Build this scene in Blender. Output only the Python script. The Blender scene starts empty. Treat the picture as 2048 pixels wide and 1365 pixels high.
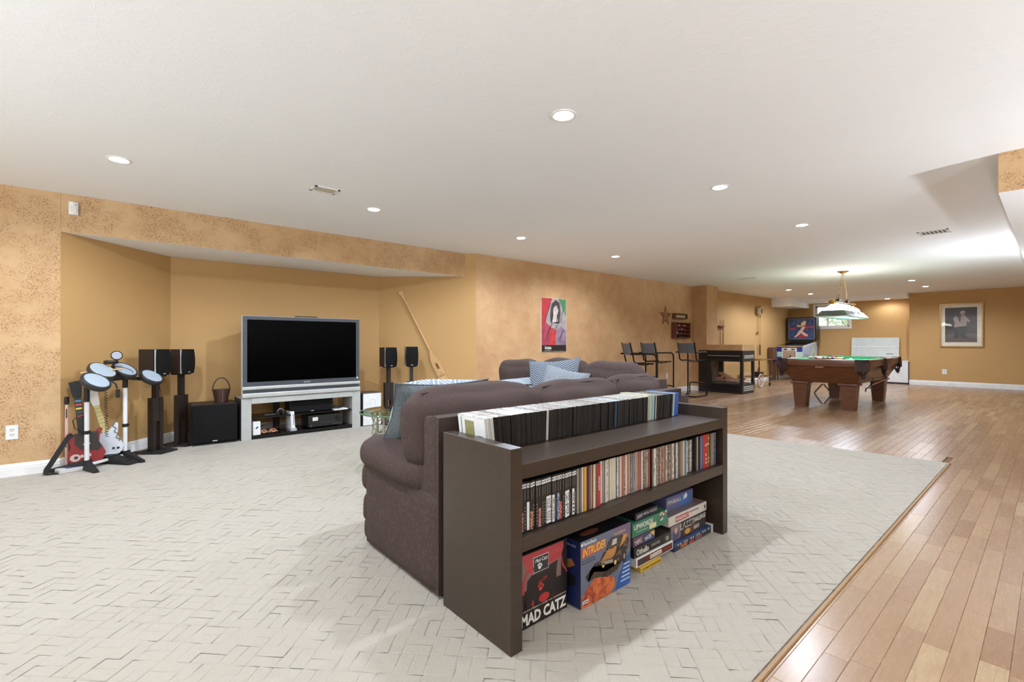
import bpy, bmesh, math, random
from mathutils import Vector, Matrix

S = bpy.context.scene
COL = S.collection
R = math.radians
PI = math.pi

# ------------------------------------------------------------------ camera
cam = bpy.data.objects.new('camera', bpy.data.cameras.new('camera'))
COL.objects.link(cam)
cam.location = (0, 0, 1.127)
cam.rotation_euler = (R(90), 0, R(49.174 - 90))
cam.data.sensor_width = 36
cam.data.lens = 36 * 940 / 2048
cam.data.shift_y = 2.5 / 2048
cam.data.clip_start = 0.05
S.camera = cam

# ------------------------------------------------------------------ sky, exposure
S.view_settings.view_transform = 'Standard'
S.view_settings.look = 'None'
S.view_settings.exposure = 0.53
S.view_settings.gamma = 1
S.view_settings.use_curve_mapping = False
wd = bpy.data.worlds.new('sky')
S.world = wd
wd.use_nodes = True
wn = wd.node_tree.nodes
bg = wn['Background']
bg.inputs['Color'].default_value = (0.86, 0.94, 1.0, 1)
bg.inputs['Strength'].default_value = 3.0

POT_E = 60.0      # watts of each recessed ceiling light
POT_COL = (0.84, 0.96, 1.14)
POTS = [(0.07, 4.4), (2.0, 4.4), (3.95, 4.4), (5.89, 4.4),
        (2.0, 1.86), (3.93, 1.86), (5.89, 1.86),
        (12.92, 4.37), (14.45, 4.35), (12.92, 2.0), (14.55, 2.0),
        (0.07, 1.86), (-1.88, 4.4)]
UP_COL = (0.88, 0.97, 1.10)
FILL_UPLIGHTS = [(-2.6, 2.2, 130, 'left of the camera'), (-2.2, -0.6, 150, 'behind the camera'), (1.2, -2.5, 160, 'right of the camera'),
            (4.4, -1.3, 85, 'before the bulkhead'), (9.2, 0.0, 85, 'under the far part of the bulkhead')]  # added fill lamps out of view, lifting the ceiling brightness
CEIL = 2.44
CZ = 0.004      # top of the carpet pile
WZ = -0.004     # top of the wood floor

# ------------------------------------------------------------------ materials
def lin(c):
    return tuple((x / 12.92 if x <= 0.04045 else ((x + 0.055) / 1.055) ** 2.4) for x in [v / 255 for v in c])
def C4(c): return lin(c) + (1.0,)

class NT:
    def __init__(s, name):
        s.m = bpy.data.materials.new(name); s.m.use_nodes = True
        s.t = s.m.node_tree; s.b = s.t.nodes['Principled BSDF']; s.out = s.t.nodes['Material Output']
    def n(s, typ, **kw):
        nd = s.t.nodes.new(typ)
        for k, v in kw.items():
            if hasattr(nd, k) and not k.startswith('i_'): setattr(nd, k, v)
        return nd
    def l(s, a, b): s.t.links.new(a, b)
    def val(s, sock, v):
        if isinstance(v, bpy.types.NodeSocket): s.l(v, sock)
        else: sock.default_value = v
    def math(s, op, a, b=None, c=None):
        nd = s.t.nodes.new('ShaderNodeMath'); nd.operation = op
        s.val(nd.inputs[0], a)
        if b is not None: s.val(nd.inputs[1], b)
        if c is not None: s.val(nd.inputs[2], c)
        return nd.outputs[0]
    def mix(s, f, a, b):
        nd = s.t.nodes.new('ShaderNodeMix'); nd.data_type = 'RGBA'
        s.val(nd.inputs[0], f); s.val(nd.inputs[6], a); s.val(nd.inputs[7], b)
        return nd.outputs[2]
    def noise(s, vec, scale, detail=3, rough=.55, dist=0.0):
        nd = s.t.nodes.new('ShaderNodeTexNoise')
        if vec is not None: s.l(vec, nd.inputs['Vector'])
        nd.inputs['Scale'].default_value = scale; nd.inputs['Detail'].default_value = detail
        nd.inputs['Roughness'].default_value = rough; nd.inputs['Distortion'].default_value = dist
        return nd.outputs[0]
    def ramp(s, f, stops, interp='LINEAR'):
        nd = s.t.nodes.new('ShaderNodeValToRGB'); nd.color_ramp.interpolation = interp
        e = nd.color_ramp.elements
        while len(e) < len(stops): e.new(0.5)
        for i, (p, c) in enumerate(stops):
            e[i].position = p; e[i].color = c if len(c) == 4 else tuple(c) + (1,)
        s.l(f, nd.inputs[0]); return nd.outputs[0]
    def bump(s, h, strength=.3, dist=.01):
        nd = s.t.nodes.new('ShaderNodeBump'); nd.inputs['Strength'].default_value = strength
        nd.inputs['Distance'].default_value = dist; s.l(h, nd.inputs['Height'])
        s.l(nd.outputs[0], s.b.inputs['Normal'])
    def obj(s):  return s.t.nodes.new('ShaderNodeTexCoord').outputs['Object']
    def scale(s, vec, sc, rot=(0, 0, 0)):
        nd = s.t.nodes.new('ShaderNodeMapping'); nd.inputs['Scale'].default_value = sc
        nd.inputs['Rotation'].default_value = rot; s.l(vec, nd.inputs['Vector']); return nd.outputs[0]
    def set(s, **kw):
        for k, v in kw.items(): s.val(s.b.inputs[k.replace('_', ' ')], v)

_plain = {}
def plain(c, rough=.5, metal=0.0, spec=.5, coat=0.0, grain=0.06):
    """flat colour with a little procedural variation"""
    key = (c, rough, metal, spec, coat, grain)
    if key in _plain: return _plain[key]
    t = NT('paint_%d_%d_%d' % tuple(int(v) for v in c))
    v = t.noise(t.obj(), 9, 3)
    a = C4(tuple(max(0, x * (1 - grain)) for x in c)); b = C4(tuple(min(255, x * (1 + grain)) for x in c))
    t.set(Base_Color=t.mix(v, a, b), Roughness=rough, Metallic=metal, Coat_Weight=coat)
    t.b.inputs['Specular IOR Level'].default_value = spec
    _plain[key] = t.m
    return t.m

def mat_emit(name, c, strength):
    t = NT(name); t.set(Base_Color=C4(c), Emission_Color=C4(c), Emission_Strength=strength)
    return t.m

def mat_pane(name='pane_glass', tint=(255, 255, 255), refl=1.0):
    t = NT(name); t.t.nodes.remove(t.b)
    tr = t.n('ShaderNodeBsdfTransparent'); tr.inputs[0].default_value = C4(tint)
    gl = t.n('ShaderNodeBsdfGlossy'); gl.inputs['Roughness'].default_value = 0.02
    fr = t.n('ShaderNodeFresnel'); fr.inputs['IOR'].default_value = 1.5
    mx = t.n('ShaderNodeMixShader')
    ge = t.n('ShaderNodeNewGeometry')
    t.l(t.math('MULTIPLY', t.math('MULTIPLY', fr.outputs[0], refl), t.math('SUBTRACT', 1.0, ge.outputs['Backfacing'])), mx.inputs[0]); t.l(tr.outputs[0], mx.inputs[1]); t.l(gl.outputs[0], mx.inputs[2])
    t.l(mx.outputs[0], t.out.inputs[0]); return t.m

def mat_wall_tex(name, hi, lo, speck, amt):
    """trowelled, mottled two-tone plaster"""
    t = NT(name); o = t.obj()
    big = t.noise(o, 1.1, 4, .6)
    mid = t.noise(o, 6, 4, .62, .4)
    base = t.mix(t.ramp(t.math('ADD', t.math('MULTIPLY', big, .65), t.math('MULTIPLY', mid, .35)), [(.36, (0, 0, 0)), (.66, (1, 1, 1))]), C4(lo), C4(hi))
    patch = t.ramp(t.noise(o, 4.5, 4, .65), [(.40, (0, 0, 0)), (.56, (1, 1, 1))])
    fine = t.ramp(t.noise(o, 105, 3, .7, .8), [(.50, (0, 0, 0)), (.60, (1, 1, 1))])
    k = t.math('MULTIPLY', t.math('MULTIPLY', patch, fine), amt)
    t.set(Base_Color=t.mix(k, base, C4(speck)), Roughness=.72)
    t.b.inputs['Specular IOR Level'].default_value = .25
    h = t.math('ADD', t.math('MULTIPLY', t.noise(o, 48, 3, .65), .8), t.math('MULTIPLY', k, -.7))
    t.bump(h, .35, .006); return t.m

def mat_wall_smooth():
    t = NT('ochre_paint'); o = t.obj()
    v = t.noise(o, 1.3, 3)
    t.set(Base_Color=t.mix(v, C4((190, 149, 95)), C4((197, 157, 102))), Roughness=.6)
    t.b.inputs['Specular IOR Level'].default_value = .3
    t.bump(t.noise(o, 160, 2), .08, .002); return t.m

def mat_ceiling():
    t = NT('white_ceiling'); o = t.obj()
    t.set(Base_Color=t.mix(t.noise(o, .8, 2), C4((240, 239, 236)), C4((245, 244, 241))), Roughness=.85)
    t.b.inputs['Specular IOR Level'].default_value = .2
    h = t.ramp(t.noise(o, 22, 4, .6, .5), [(.5, (0, 0, 0)), (.62, (1, 1, 1))])
    t.bump(h, .12, .004); return t.m

def mat_carpet():
    t = NT('cream_loop_pile'); o = t.obj()
    v = t.noise(o, 300, 2, .7); w = t.noise(o, 1.5, 3)
    c = t.mix(v, C4((150, 141, 127)), C4((190, 182, 168)))
    t.set(Base_Color=t.mix(t.math('MULTIPLY', w, .3), c, C4((168, 156, 137))), Roughness=.95)
    t.b.inputs['Specular IOR Level'].default_value = .1
    t.b.inputs['Sheen Weight'].default_value = .25
    h = t.math('ADD', t.noise(o, 260, 2, .7), t.math('MULTIPLY', t.noise(o, 90, 2), .7))
    t.bump(h, .55, .004); return t.m

def mat_floor_wood():
    t = NT('laminate_strips'); o = t.obj()
    at = t.n('ShaderNodeAttribute'); at.attribute_name = 'rnd'
    r = at.outputs['Fac']
    cmb = t.n('ShaderNodeCombineXYZ'); t.l(t.math('MULTIPLY', r, 37.0), cmb.inputs[0]); t.l(t.math('MULTIPLY', r, 91.0), cmb.inputs[1]); t.l(r, cmb.inputs[2])
    add = t.n('ShaderNodeVectorMath'); add.operation = 'ADD'; t.l(o, add.inputs[0]); t.l(cmb.outputs[0], add.inputs[1])
    g = t.noise(t.scale(add.outputs[0], (2.2, 24, 5)), 2.4, 4, .6, 1.8)
    fine = t.noise(t.scale(add.outputs[0], (14, 160, 5)), 1.5, 3, .6, .5)
    base = t.ramp(r, [(0, C4((146, 113, 84))), (.3, C4((158, 127, 97))), (.55, C4((167, 136, 105))), (.8, C4((154, 120, 94))), (1, C4((178, 151, 117)))])
    dark = t.mix(.5, base, C4((122, 87, 60)))
    k = t.ramp(g, [(.42, (0, 0, 0)), (.66, (1, 1, 1))])
    c = t.mix(t.math('MULTIPLY', k, .55), base, dark)
    c = t.mix(t.math('MULTIPLY', t.ramp(fine, [(.5, (0, 0, 0)), (.75, (1, 1, 1))]), .22), c, dark)
    t.set(Base_Color=c, Roughness=t.math('ADD', .20, t.math('MULTIPLY', fine, .12)))
    t.b.inputs['Specular IOR Level'].default_value = .38
    t.bump(fine, .05, .001); return t.m

def mat_wood(name, a, b, sc=(1.5, 1.5, 14), rough=.4, grain=3.0, coat=0.0):
    t = NT(name); o = t.scale(t.obj(), sc)
    g = t.noise(o, grain, 4, .6, 1.4)
    f = t.noise(o, grain * 6, 3, .6)
    k = t.math('ADD', t.math('MULTIPLY', g, .7), t.math('MULTIPLY', f, .3))
    t.set(Base_Color=t.ramp(k, [(.3, C4(a)), (.7, C4(b))]), Roughness=rough, Coat_Weight=coat, Coat_Roughness=.3)
    t.bump(f, .06, .001); return t.m

def mat_fabric(name, a, b, scale=260, bumps=.35, swirl=False, sheen=.0):
    t = NT(name); o = t.obj()
    f = t.noise(o, scale, 2, .7)
    c = t.mix(f, C4(a), C4(b))
    if swirl:
        w = t.n('ShaderNodeTexWave'); w.inputs['Scale'].default_value = 30; w.inputs['Distortion'].default_value = 14
        w.inputs['Detail'].default_value = 2; w.inputs['Detail Scale'].default_value = .7; t.l(o, w.inputs['Vector'])
        c = t.mix(t.math('MULTIPLY', t.ramp(w.outputs['Fac'], [(.75, (0, 0, 0)), (.97, (1, 1, 1))]), .16), c, C4(tuple(min(255, v * 1.35) for v in b)))
    t.set(Base_Color=c, Roughness=.85)
    t.b.inputs['Specular IOR Level'].default_value = .2
    t.b.inputs['Sheen Weight'].default_value = sheen
    t.bump(f, bumps, .003); return t.m

def mat_herring(name, a, b):
    """woven herringbone stripes"""
    t = NT(name); sx = t.n('ShaderNodeSeparateXYZ'); t.l(t.obj(), sx.inputs[0])
    col = t.math('FRACT', t.math('MULTIPLY', sx.outputs[0], 8.0))
    zig = t.math('ABSOLUTE', t.math('SUBTRACT', col, .5))
    st = t.math('FRACT', t.math('ADD', t.math('MULTIPLY', sx.outputs[1], 46), t.math('MULTIPLY', zig, 5)))
    k = t.ramp(st, [(.0, (1, 1, 1)), (.22, (1, 1, 1)), (.3, (0, 0, 0)), (1, (0, 0, 0))])
    f = t.noise(t.obj(), 240, 2, .7)
    c = t.mix(k, t.mix(f, C4(a), C4(tuple(v * 1.3 for v in a))), C4(b))
    t.set(Base_Color=c, Roughness=.9); t.bump(f, .3, .003); return t.m

def mat_print(name='printed_sleeve'):
    """printed paper: the object's own colour broken up by patches of ink"""
    t = NT(name); o = t.obj()
    oi = t.n('ShaderNodeObjectInfo')
    cmb = t.n('ShaderNodeCombineXYZ'); t.l(t.math('MULTIPLY', oi.outputs['Random'], 53.0), cmb.inputs[2]); t.l(t.math('MULTIPLY', oi.outputs['Random'], 17.0), cmb.inputs[0])
    add = t.n('ShaderNodeVectorMath'); add.operation = 'ADD'; t.l(o, add.inputs[0]); t.l(cmb.outputs[0], add.inputs[1])
    p = t.scale(add.outputs[0], (1, 1, 1))
    a = t.noise(p, 42, 3, .7)
    b = t.noise(p, 150, 2, .6)
    hs = t.n('ShaderNodeHueSaturation'); t.l(oi.outputs['Color'], hs.inputs['Color']); hs.inputs['Value'].default_value = .42
    c = t.mix(t.ramp(a, [(.47, (0, 0, 0)), (.56, (1, 1, 1))]), oi.outputs['Color'], hs.outputs[0])
    c = t.mix(t.math('MULTIPLY', t.ramp(b, [(.56, (0, 0, 0)), (.6, (1, 1, 1))]), .75), c, C4((226, 216, 200)))
    t.set(Base_Color=c, Roughness=.35, Coat_Weight=.2); return t.m

def mat_objcol(name='solid_print', rough=.4):
    t = NT(name); oi = t.n('ShaderNodeObjectInfo')
    v = t.noise(t.obj(), 30, 2)
    hs = t.n('ShaderNodeHueSaturation'); t.l(oi.outputs['Color'], hs.inputs['Color']); hs.inputs['Value'].default_value = .86
    t.set(Base_Color=t.mix(v, hs.outputs[0], oi.outputs['Color']), Roughness=rough); return t.m

M = dict(
    wall_tex=mat_wall_tex('trowelled_plaster', (206, 172, 130), (193, 155, 110), (146, 98, 60), .95),
    wall_tex2=mat_wall_tex('mottled_plaster', (208, 170, 124), (188, 144, 102), (164, 118, 80), .4),
    wall=mat_wall_smooth(), ceil=mat_ceiling(), carpet=mat_carpet(), wood_floor=mat_floor_wood(),
    trim=plain((232, 230, 226), .4), white=plain((228, 228, 226), .35), offwhite=plain((222, 218, 208), .4),
    black=plain((22, 20, 20), .35), blackmat=plain((26, 24, 23), .7), blackgloss=plain((12, 12, 13), .12),
    blackmetal=plain((18, 17, 17), .3, .6), darkbrown=mat_wood('espresso_stain', (44, 32, 23), (61, 45, 32), (1, 12, 12), .36, 2.0, .2),
    spk=mat_wood('black_ash_vinyl', (30, 21, 17), (44, 31, 24), (14, 14, 1), .5),
    grille=mat_fabric('speaker_cloth', (14, 13, 13), (26, 24, 24), 700, .4),
    silver=plain((196, 197, 192), .38, .35), chrome=plain((210, 210, 208), .12, 1.0), steel=plain((150, 150, 150), .35, .9),
    sofa=mat_fabric('mole_chenille', (54, 44, 41), (86, 70, 65), 240, .3, True),
    pil_dark=mat_fabric('grey_chenille', (54, 60, 62), (128, 136, 140), 110, .6),
    pil_light=mat_fabric('grey_tweed', (70, 76, 82), (168, 174, 180), 130, .6),
    pil_her=mat_herring('slate_herringbone', (64, 72, 83), (172, 180, 186)),
    pil_blue=mat_herring('pale_blue_herringbone', (104, 116, 126), (206, 212, 214)),
    brass=plain((176, 138, 78), .3, .9), iron=plain((172, 164, 148), .5, .4),
    oak=mat_wood('pool_table_walnut', (74, 42, 26), (120, 74, 46), (1.2, 1.2, 10), .32),
    oakx=mat_wood('walnut_long_grain', (78, 44, 28), (124, 78, 48), (10, 1.2, 10), .32),
    pine=mat_wood('varnished_pine', (196, 150, 96), (222, 180, 124), (3, 3, 3), .35),
    rackwood=mat_wood('red_brown_wood', (84, 42, 30), (126, 68, 48), (10, 10, 2), .4),
    barn=mat_wood('weathered_brown', (86, 52, 32), (120, 78, 48), (6, 6, 6), .7),
    felt=mat_fabric('green_felt', (22, 110, 66), (40, 146, 92), 500, .2),
    leather=plain((46, 30, 24), .5), leather2=plain((64, 40, 32), .45),
    pane=mat_pane(), smoke=mat_pane('smoked_glass', (120, 120, 122), 1.2), topglass=mat_pane('green_edge_glass', (206, 222, 206), 1.3),
    sleeve=mat_print(), solid=mat_objcol(), bodycol=mat_objcol('case_plastic', .4),
    bulb=mat_emit('lit_lens', (255, 250, 242), 60.0),
    padskin=mat_fabric('grey_rubber_pad', (150, 162, 172), (176, 188, 198), 500, .25),
)

# ------------------------------------------------------------------ mesh helpers
class MB:
    """collects shapes; build() links them as ONE mesh object"""
    def __init__(s, T=None): s.v = []; s.f = []; s.mi = []; s.T = T or Matrix()
    def add(s, vs, fs, mi=0, T=None):
        o = len(s.v); X = s.T @ T if T is not None else s.T
        s.v += [tuple(X @ Vector(p)) for p in vs]; s.f += [tuple(i + o for i in f) for f in fs]; s.mi += [mi] * len(fs); return s
    def box(s, c, d, mi=0, rz=0.0, bev=0.0, T=None, seg=1):
        M4 = Matrix.Translation(c) @ Matrix.Rotation(rz, 4, 'Z')
        if T is not None: M4 = T @ M4
        hx, hy, hz = d[0] / 2, d[1] / 2, d[2] / 2
        if bev <= 0:
            vs = [(x, y, z) for z in (-hz, hz) for y in (-hy, hy) for x in (-hx, hx)]
            return s.add(vs, [(0, 2, 3, 1), (4, 5, 7, 6), (0, 1, 5, 4), (2, 6, 7, 3), (0, 4, 6, 2), (1, 3, 7, 5)], mi, M4)
        bm = bmesh.new(); bmesh.ops.create_cube(bm, size=1)
        for v in bm.verts: v.co = Vector((v.co.x * d[0], v.co.y * d[1], v.co.z * d[2]))
        bmesh.ops.bevel(bm, geom=bm.edges[:], offset=min(bev, .49 * min(d)), segments=seg, affect='EDGES', profile=.5)
        bm.verts.index_update()
        s.add([v.co[:] for v in bm.verts], [tuple(v.index for v in f.verts) for f in bm.faces], mi, M4); bm.free(); return s
    def b2(s, x0, x1, y0, y1, z0, z1, mi=0, bev=0.0):
        return s.box(((x0 + x1) / 2, (y0 + y1) / 2, (z0 + z1) / 2), (x1 - x0, y1 - y0, z1 - z0), mi, 0, bev)
    def prism(s, pts, z0, z1, mi=0, mib=None, mis=None, T=None):
        n = len(pts)
        vs = [(p[0], p[1], z0) for p in pts] + [(p[0], p[1], z1) for p in pts]
        s.add(vs, [tuple(range(n, 2 * n))], mi, T)
        s.add(vs, [tuple(reversed(range(n)))], mi if mib is None else mib, T)
        for i in range(n): s.add(vs, [(i, (i + 1) % n, n + (i + 1) % n, n + i)], mi if mis is None else mis[i], T)
        return s
    def cyl(s, p0, p1, r0, r1=None, n=12, mi=0, cap=True):
        r1 = r0 if r1 is None else r1
        p0 = Vector(p0); p1 = Vector(p1); d = (p1 - p0).normalized()
        a = Vector((0, 0, 1)) if abs(d.z) < .9 else Vector((1, 0, 0))
        u = d.cross(a).normalized(); w = d.cross(u)
        vs = []
        for p, r in ((p0, r0), (p1, r1)):
            for i in range(n):
                t = 2 * PI * i / n; vs.append(tuple(p + (u * math.cos(t) + w * math.sin(t)) * r))
        fs = [(i, (i + 1) % n, n + (i + 1) % n, n + i) for i in range(n)]
        if cap: fs += [tuple(reversed(range(n))), tuple(range(n, 2 * n))]
        return s.add(vs, fs, mi)
    def tube(s, pts, r, n=8, mi=0, closed=False, cap=True):
        P = [Vector(p) for p in pts]; m = len(P); vs = []; up = None
        for i in range(m):
            if closed: d = (P[(i + 1) % m] - P[i - 1])
            else: d = P[min(i + 1, m - 1)] - P[max(i - 1, 0)]
            d.normalize()
            if up is None:
                a = Vector((0, 0, 1)) if abs(d.z) < .9 else Vector((1, 0, 0)); up = (a - d * a.dot(d)).normalized()
            else: up = (up - d * up.dot(d)).normalized()
            w = d.cross(up); rr = r[i] if isinstance(r, (list, tuple)) else r
            for k in range(n):
                t = 2 * PI * k / n; vs.append(tuple(P[i] + (up * math.cos(t) + w * math.sin(t)) * rr))
        fs = []
        for i in range(m if closed else m - 1):
            j = (i + 1) % m
            for k in range(n): fs.append((i * n + k, j * n + k, j * n + (k + 1) % n, i * n + (k + 1) % n))
        if cap and not closed: fs += [tuple(range(n)), tuple(reversed(range((m - 1) * n, m * n)))]
        return s.add(vs, fs, mi)
    def lathe(s, prof, n=20, mi=0, T=None):
        vs = []; fs = []; m = len(prof)
        for (r, z) in prof:
            for k in range(n):
                t = 2 * PI * k / n; vs.append((r * math.cos(t), r * math.sin(t), z))
        for i in range(m - 1):
            for k in range(n): fs.append((i * n + k, i * n + (k + 1) % n, (i + 1) * n + (k + 1) % n, (i + 1) * n + k))
        if prof[0][0] > 1e-5: fs.append(tuple(reversed(range(n))))
        if prof[-1][0] > 1e-5: fs.append(tuple(range((m - 1) * n, m * n)))
        return s.add(vs, fs, mi, T)
    def ball(s, c, r, n=14, m=8, mi=0, sc=(1, 1, 1)):
        prof = [(max(1e-6, r * math.sin(PI * i / m)), -r * math.cos(PI * i / m)) for i in range(m + 1)]
        return s.lathe(prof, n, mi, Matrix.Translation(c) @ Matrix.Diagonal((sc[0], sc[1], sc[2], 1)))
    def poly(s, pts, th, F, mi=0):
        """flat outline (u,v) with thickness th on frame F=(origin,u,v)"""
        o, u, v = Vector(F[0]), Vector(F[1]).normalized(), Vector(F[2]).normalized(); nn = u.cross(v)
        k = len(pts)
        vs = [tuple(o + u * a + v * b) for a, b in pts] + [tuple(o + u * a + v * b + nn * th) for a, b in pts]
        fs = [tuple(reversed(range(k))), tuple(range(k, 2 * k))] + [(i, (i + 1) % k, k + (i + 1) % k, k + i) for i in range(k)]
        return s.add(vs, fs, mi)
    def soft(s, c, d, r, puff=0.0, n=9, seed=0, wob=0.0, T=None, mi=0):
        """upholstered block: rounded box whose faces swell outward"""
        rnd = random.Random(seed); ph = [rnd.uniform(0, 6) for _ in range(6)]
        h = Vector(d) / 2; vs = []; idx = {}; fs = []
        def put(p):
            key = tuple(round(x, 5) for x in p)
            if key in idx: return idx[key]
            q = Vector((p[0] * h.x, p[1] * h.y, p[2] * h.z))
            inner = Vector([max(-h[i] + r, min(h[i] - r, q[i])) for i in range(3)])
            dv = q - inner
            if dv.length > 1e-9: q = inner + dv.normalized() * r
            for i in range(3):
                j, k = (i + 1) % 3, (i + 2) % 3
                if abs(p[i]) > .999:
                    q[i] += math.copysign(puff * (1 - p[j] ** 2) * (1 - p[k] ** 2), p[i])
            if wob:
                q += Vector((math.sin(q.y * 19 + ph[0] + q.z * 9), math.sin(q.x * 15 + ph[1] + q.z * 11), math.sin(q.x * 17 + ph[2] + q.y * 8))) * wob
            idx[key] = len(vs); vs.append(tuple(q + Vector(c))); return idx[key]
        L = []
        for i in range(n + 1):
            t = -1 + 2 * i / n; L.append(math.copysign(abs(t) ** .75, t) if t else 0.0)
        for ax in range(3):
            for sg in (-1, 1):
                for i in range(n):
                    for j in range(n):
                        q = []
                        for (a, b) in ((i, j), (i + 1, j), (i + 1, j + 1), (i, j + 1)):
                            p = [0, 0, 0]; p[ax] = sg; p[(ax + 1) % 3] = L[a]; p[(ax + 2) % 3] = L[b]; q.append(put(tuple(p)))
                        fs.append(tuple(q) if sg > 0 else tuple(reversed(q)))
        return s.add(vs, fs, mi, T)
    def build(s, name, mat, parent=None, smooth=None, loc=None, rz=None):
        me = bpy.data.meshes.new(name)
        me.from_pydata(s.v, [], s.f)
        mats = mat if isinstance(mat, (list, tuple)) else [mat]
        for m in mats: me.materials.append(M[m] if isinstance(m, str) else m)
        if len(mats) > 1: me.polygons.foreach_set('material_index', s.mi)
        if smooth is not None:
            me.polygons.foreach_set('use_smooth', [True] * len(me.polygons))
            me.set_sharp_from_angle(angle=R(smooth))
        me.update()
        o = bpy.data.objects.new(name, me); COL.objects.link(o)
        if parent is not None: o.parent = parent
        if loc is not None: o.location = loc
        if rz is not None: o.rotation_euler[2] = rz
        return o

def empty(name, loc=(0, 0, 0), rz=0.0):
    o = bpy.data.objects.new(name, None); COL.objects.link(o); o.location = loc; o.rotation_euler = (0, 0, rz)
    o.empty_display_size = .05; return o
def tag(o, label, cat, group=None):
    o['label'] = label; o['category'] = cat
    if group: o['group'] = group
    return o
def struct(o): o['kind'] = 'structure'; return o
def copy_tree(o, parent=None):
    c = o.copy(); COL.objects.link(c)
    if parent is not None: c.parent = parent
    for ch in list(o.children): copy_tree(ch, c)
    return c
def setcol(o, c): o.color = C4(c); return o

_txt = {}
def text_mesh(string, shear=0.0, bold=0.0, space=1.0):
    key = (string, shear, bold, space)
    if key in _txt: return _txt[key]
    cu = bpy.data.curves.new('lettering', 'FONT'); cu.body = string; cu.align_x = 'CENTER'; cu.align_y = 'CENTER'
    cu.shear = shear; cu.offset = bold; cu.space_character = space; cu.resolution_u = 2; cu.extrude = .004
    ob = bpy.data.objects.new('lettering', cu); COL.objects.link(ob)
    bpy.context.view_layer.update()
    me = bpy.data.meshes.new_from_object(ob.evaluated_get(bpy.context.evaluated_depsgraph_get()))
    bpy.data.objects.remove(ob); bpy.data.curves.remove(cu)
    xs = [v.co.x for v in me.vertices]; ys = [v.co.y for v in me.vertices]
    cx, cy, w, h = (min(xs) + max(xs)) / 2, (min(ys) + max(ys)) / 2, max(xs) - min(xs), max(ys) - min(ys)
    d = ([((v.co.x - cx) / w, (v.co.y - cy) / h, v.co.z) for v in me.vertices], [tuple(p.vertices) for p in me.polygons])
    bpy.data.meshes.remove(me); _txt[key] = d; return d
def lettering(parent, string, F, w, h, mat, shear=0.0, bold=0.0, name='lettering', space=1.0):
    """text centred on frame F=(origin,u,v), stretched to w x h metres"""
    vs, fs = text_mesh(string, shear, bold, space)
    o, u, v = Vector(F[0]), Vector(F[1]).normalized(), Vector(F[2]).normalized(); n = u.cross(v)
    mb = MB(); mb.add([tuple(o + u * (a * w) + v * (b * h) + n * (.0004 + c * .1)) for a, b, c in vs], fs)
    return mb.build(name, mat, parent)
def patch(parent, name, pts, F, mat, th=.0006):
    return MB().poly(pts, th, F).build(name, mat, parent)
def rect(u0, u1, v0, v1): return [(u0, v0), (u1, v0), (u1, v1), (u0, v1)]
def ell(cu, cv, a, b, n=16, t0=0, t1=2 * PI):
    return [(cu + a * math.cos(t0 + (t1 - t0) * i / n), cv + b * math.sin(t0 + (t1 - t0) * i / n)) for i in range(n)]
ORD = lambda n: '%d%s' % (n, 'th' if 10 <= n % 100 <= 20 else {1: 'st', 2: 'nd', 3: 'rd'}.get(n % 10, 'th'))

# ================================================================== THE ROOM
def wall_seg(name, a, b, z0, z1, mat, th=.12):
    """wall from a to b (x,y); the room lies to the right of a->b, the thickness goes to the left"""
    a = Vector(a); b = Vector(b); d = (b - a).normalized(); n = Vector((-d.y, d.x))
    p = [a, b, b + n * th, a + n * th]
    return struct(MB().prism([q[:] for q in p], z0, z1).build(name, mat))
YL, YW = 5.716, 5.605          # left wall / long wall planes
NL, NB0, NB1, NR = (-.302, YL), (.555, 6.576), (3.069, 6.576), (4.14, YW)
ZB = -.03
wall_seg('wall_left', (-3.6, YL), NL, ZB, CEIL, 'wall_tex')
wall_seg('wall_niche_left', NL, NB0, ZB, CEIL, 'wall')
wall_seg('wall_niche_back', NB0, NB1, ZB, CEIL, 'wall')
wall_seg('wall_niche_right', NB1, NR, ZB, CEIL, 'wall')
wall_seg('wall_long', NR, (10.47, YW), ZB, CEIL, 'wall_tex2')
wall_seg('wall_far_left', (10.47, YW), (16.86, YW), ZB, CEIL, 'wall')
hp = [(-.3, YL), (4.028, YL), (3.075, 6.57), (.55, 6.57)]
struct(MB().prism(hp, 2.10, CEIL - .001, 1, 1, [0, 1, 1, 1]).build('wall_header', ['wall_tex', 'ceil']))
struct(MB().b2(10.45, 10.98, 5.25, YW + .01, ZB, CEIL).build('wall_pier', 'wall_tex2'))
# far wall with a window opening
XF, wy0, wy1, wz0, wz1 = 16.74, 4.02, 4.91, 1.59, 2.25
struct(MB().b2(XF, XF + .2, 2.5, wy0, ZB, CEIL).b2(XF, XF + .2, wy1, YW, ZB, CEIL)
       .b2(XF, XF + .2, wy0, wy1, ZB, wz0).b2(XF, XF + .2, wy0, wy1, wz1, CEIL).build('wall_far', 'wall'))
struct(MB().b2(16.35, 16.47, -3.0, 2.58, ZB, CEIL).b2(16.47, XF, 2.48, 2.58, ZB, CEIL).build('wall_far_right', 'wall'))
struct(MB().b2(-3.7, 16.4, -3.12, -3.0, ZB, CEIL).build('wall_right', 'offwhite'))
struct(MB().b2(-3.72, -3.6, -3.1, 5.84, ZB, CEIL).build('wall_back', 'offwhite'))
struct(MB().b2(-3.7, 17, -3.1, 6.8, CEIL, CEIL + .1).build('ceiling', 'ceil'))
struct(MB().prism([(4.69, -3), (16.35, -3), (16.35, .262), (4.69, .262)], 2.165, CEIL - .001, 0, 0, [0, 0, 0, 1]).build('ceiling_bulkhead', ['ceil', 'wall_tex']))
struct(MB().b2(15.18, XF, 5.08, YW, 2.19, CEIL - .001).build('ceiling_corner_box', 'ceil'))
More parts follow.
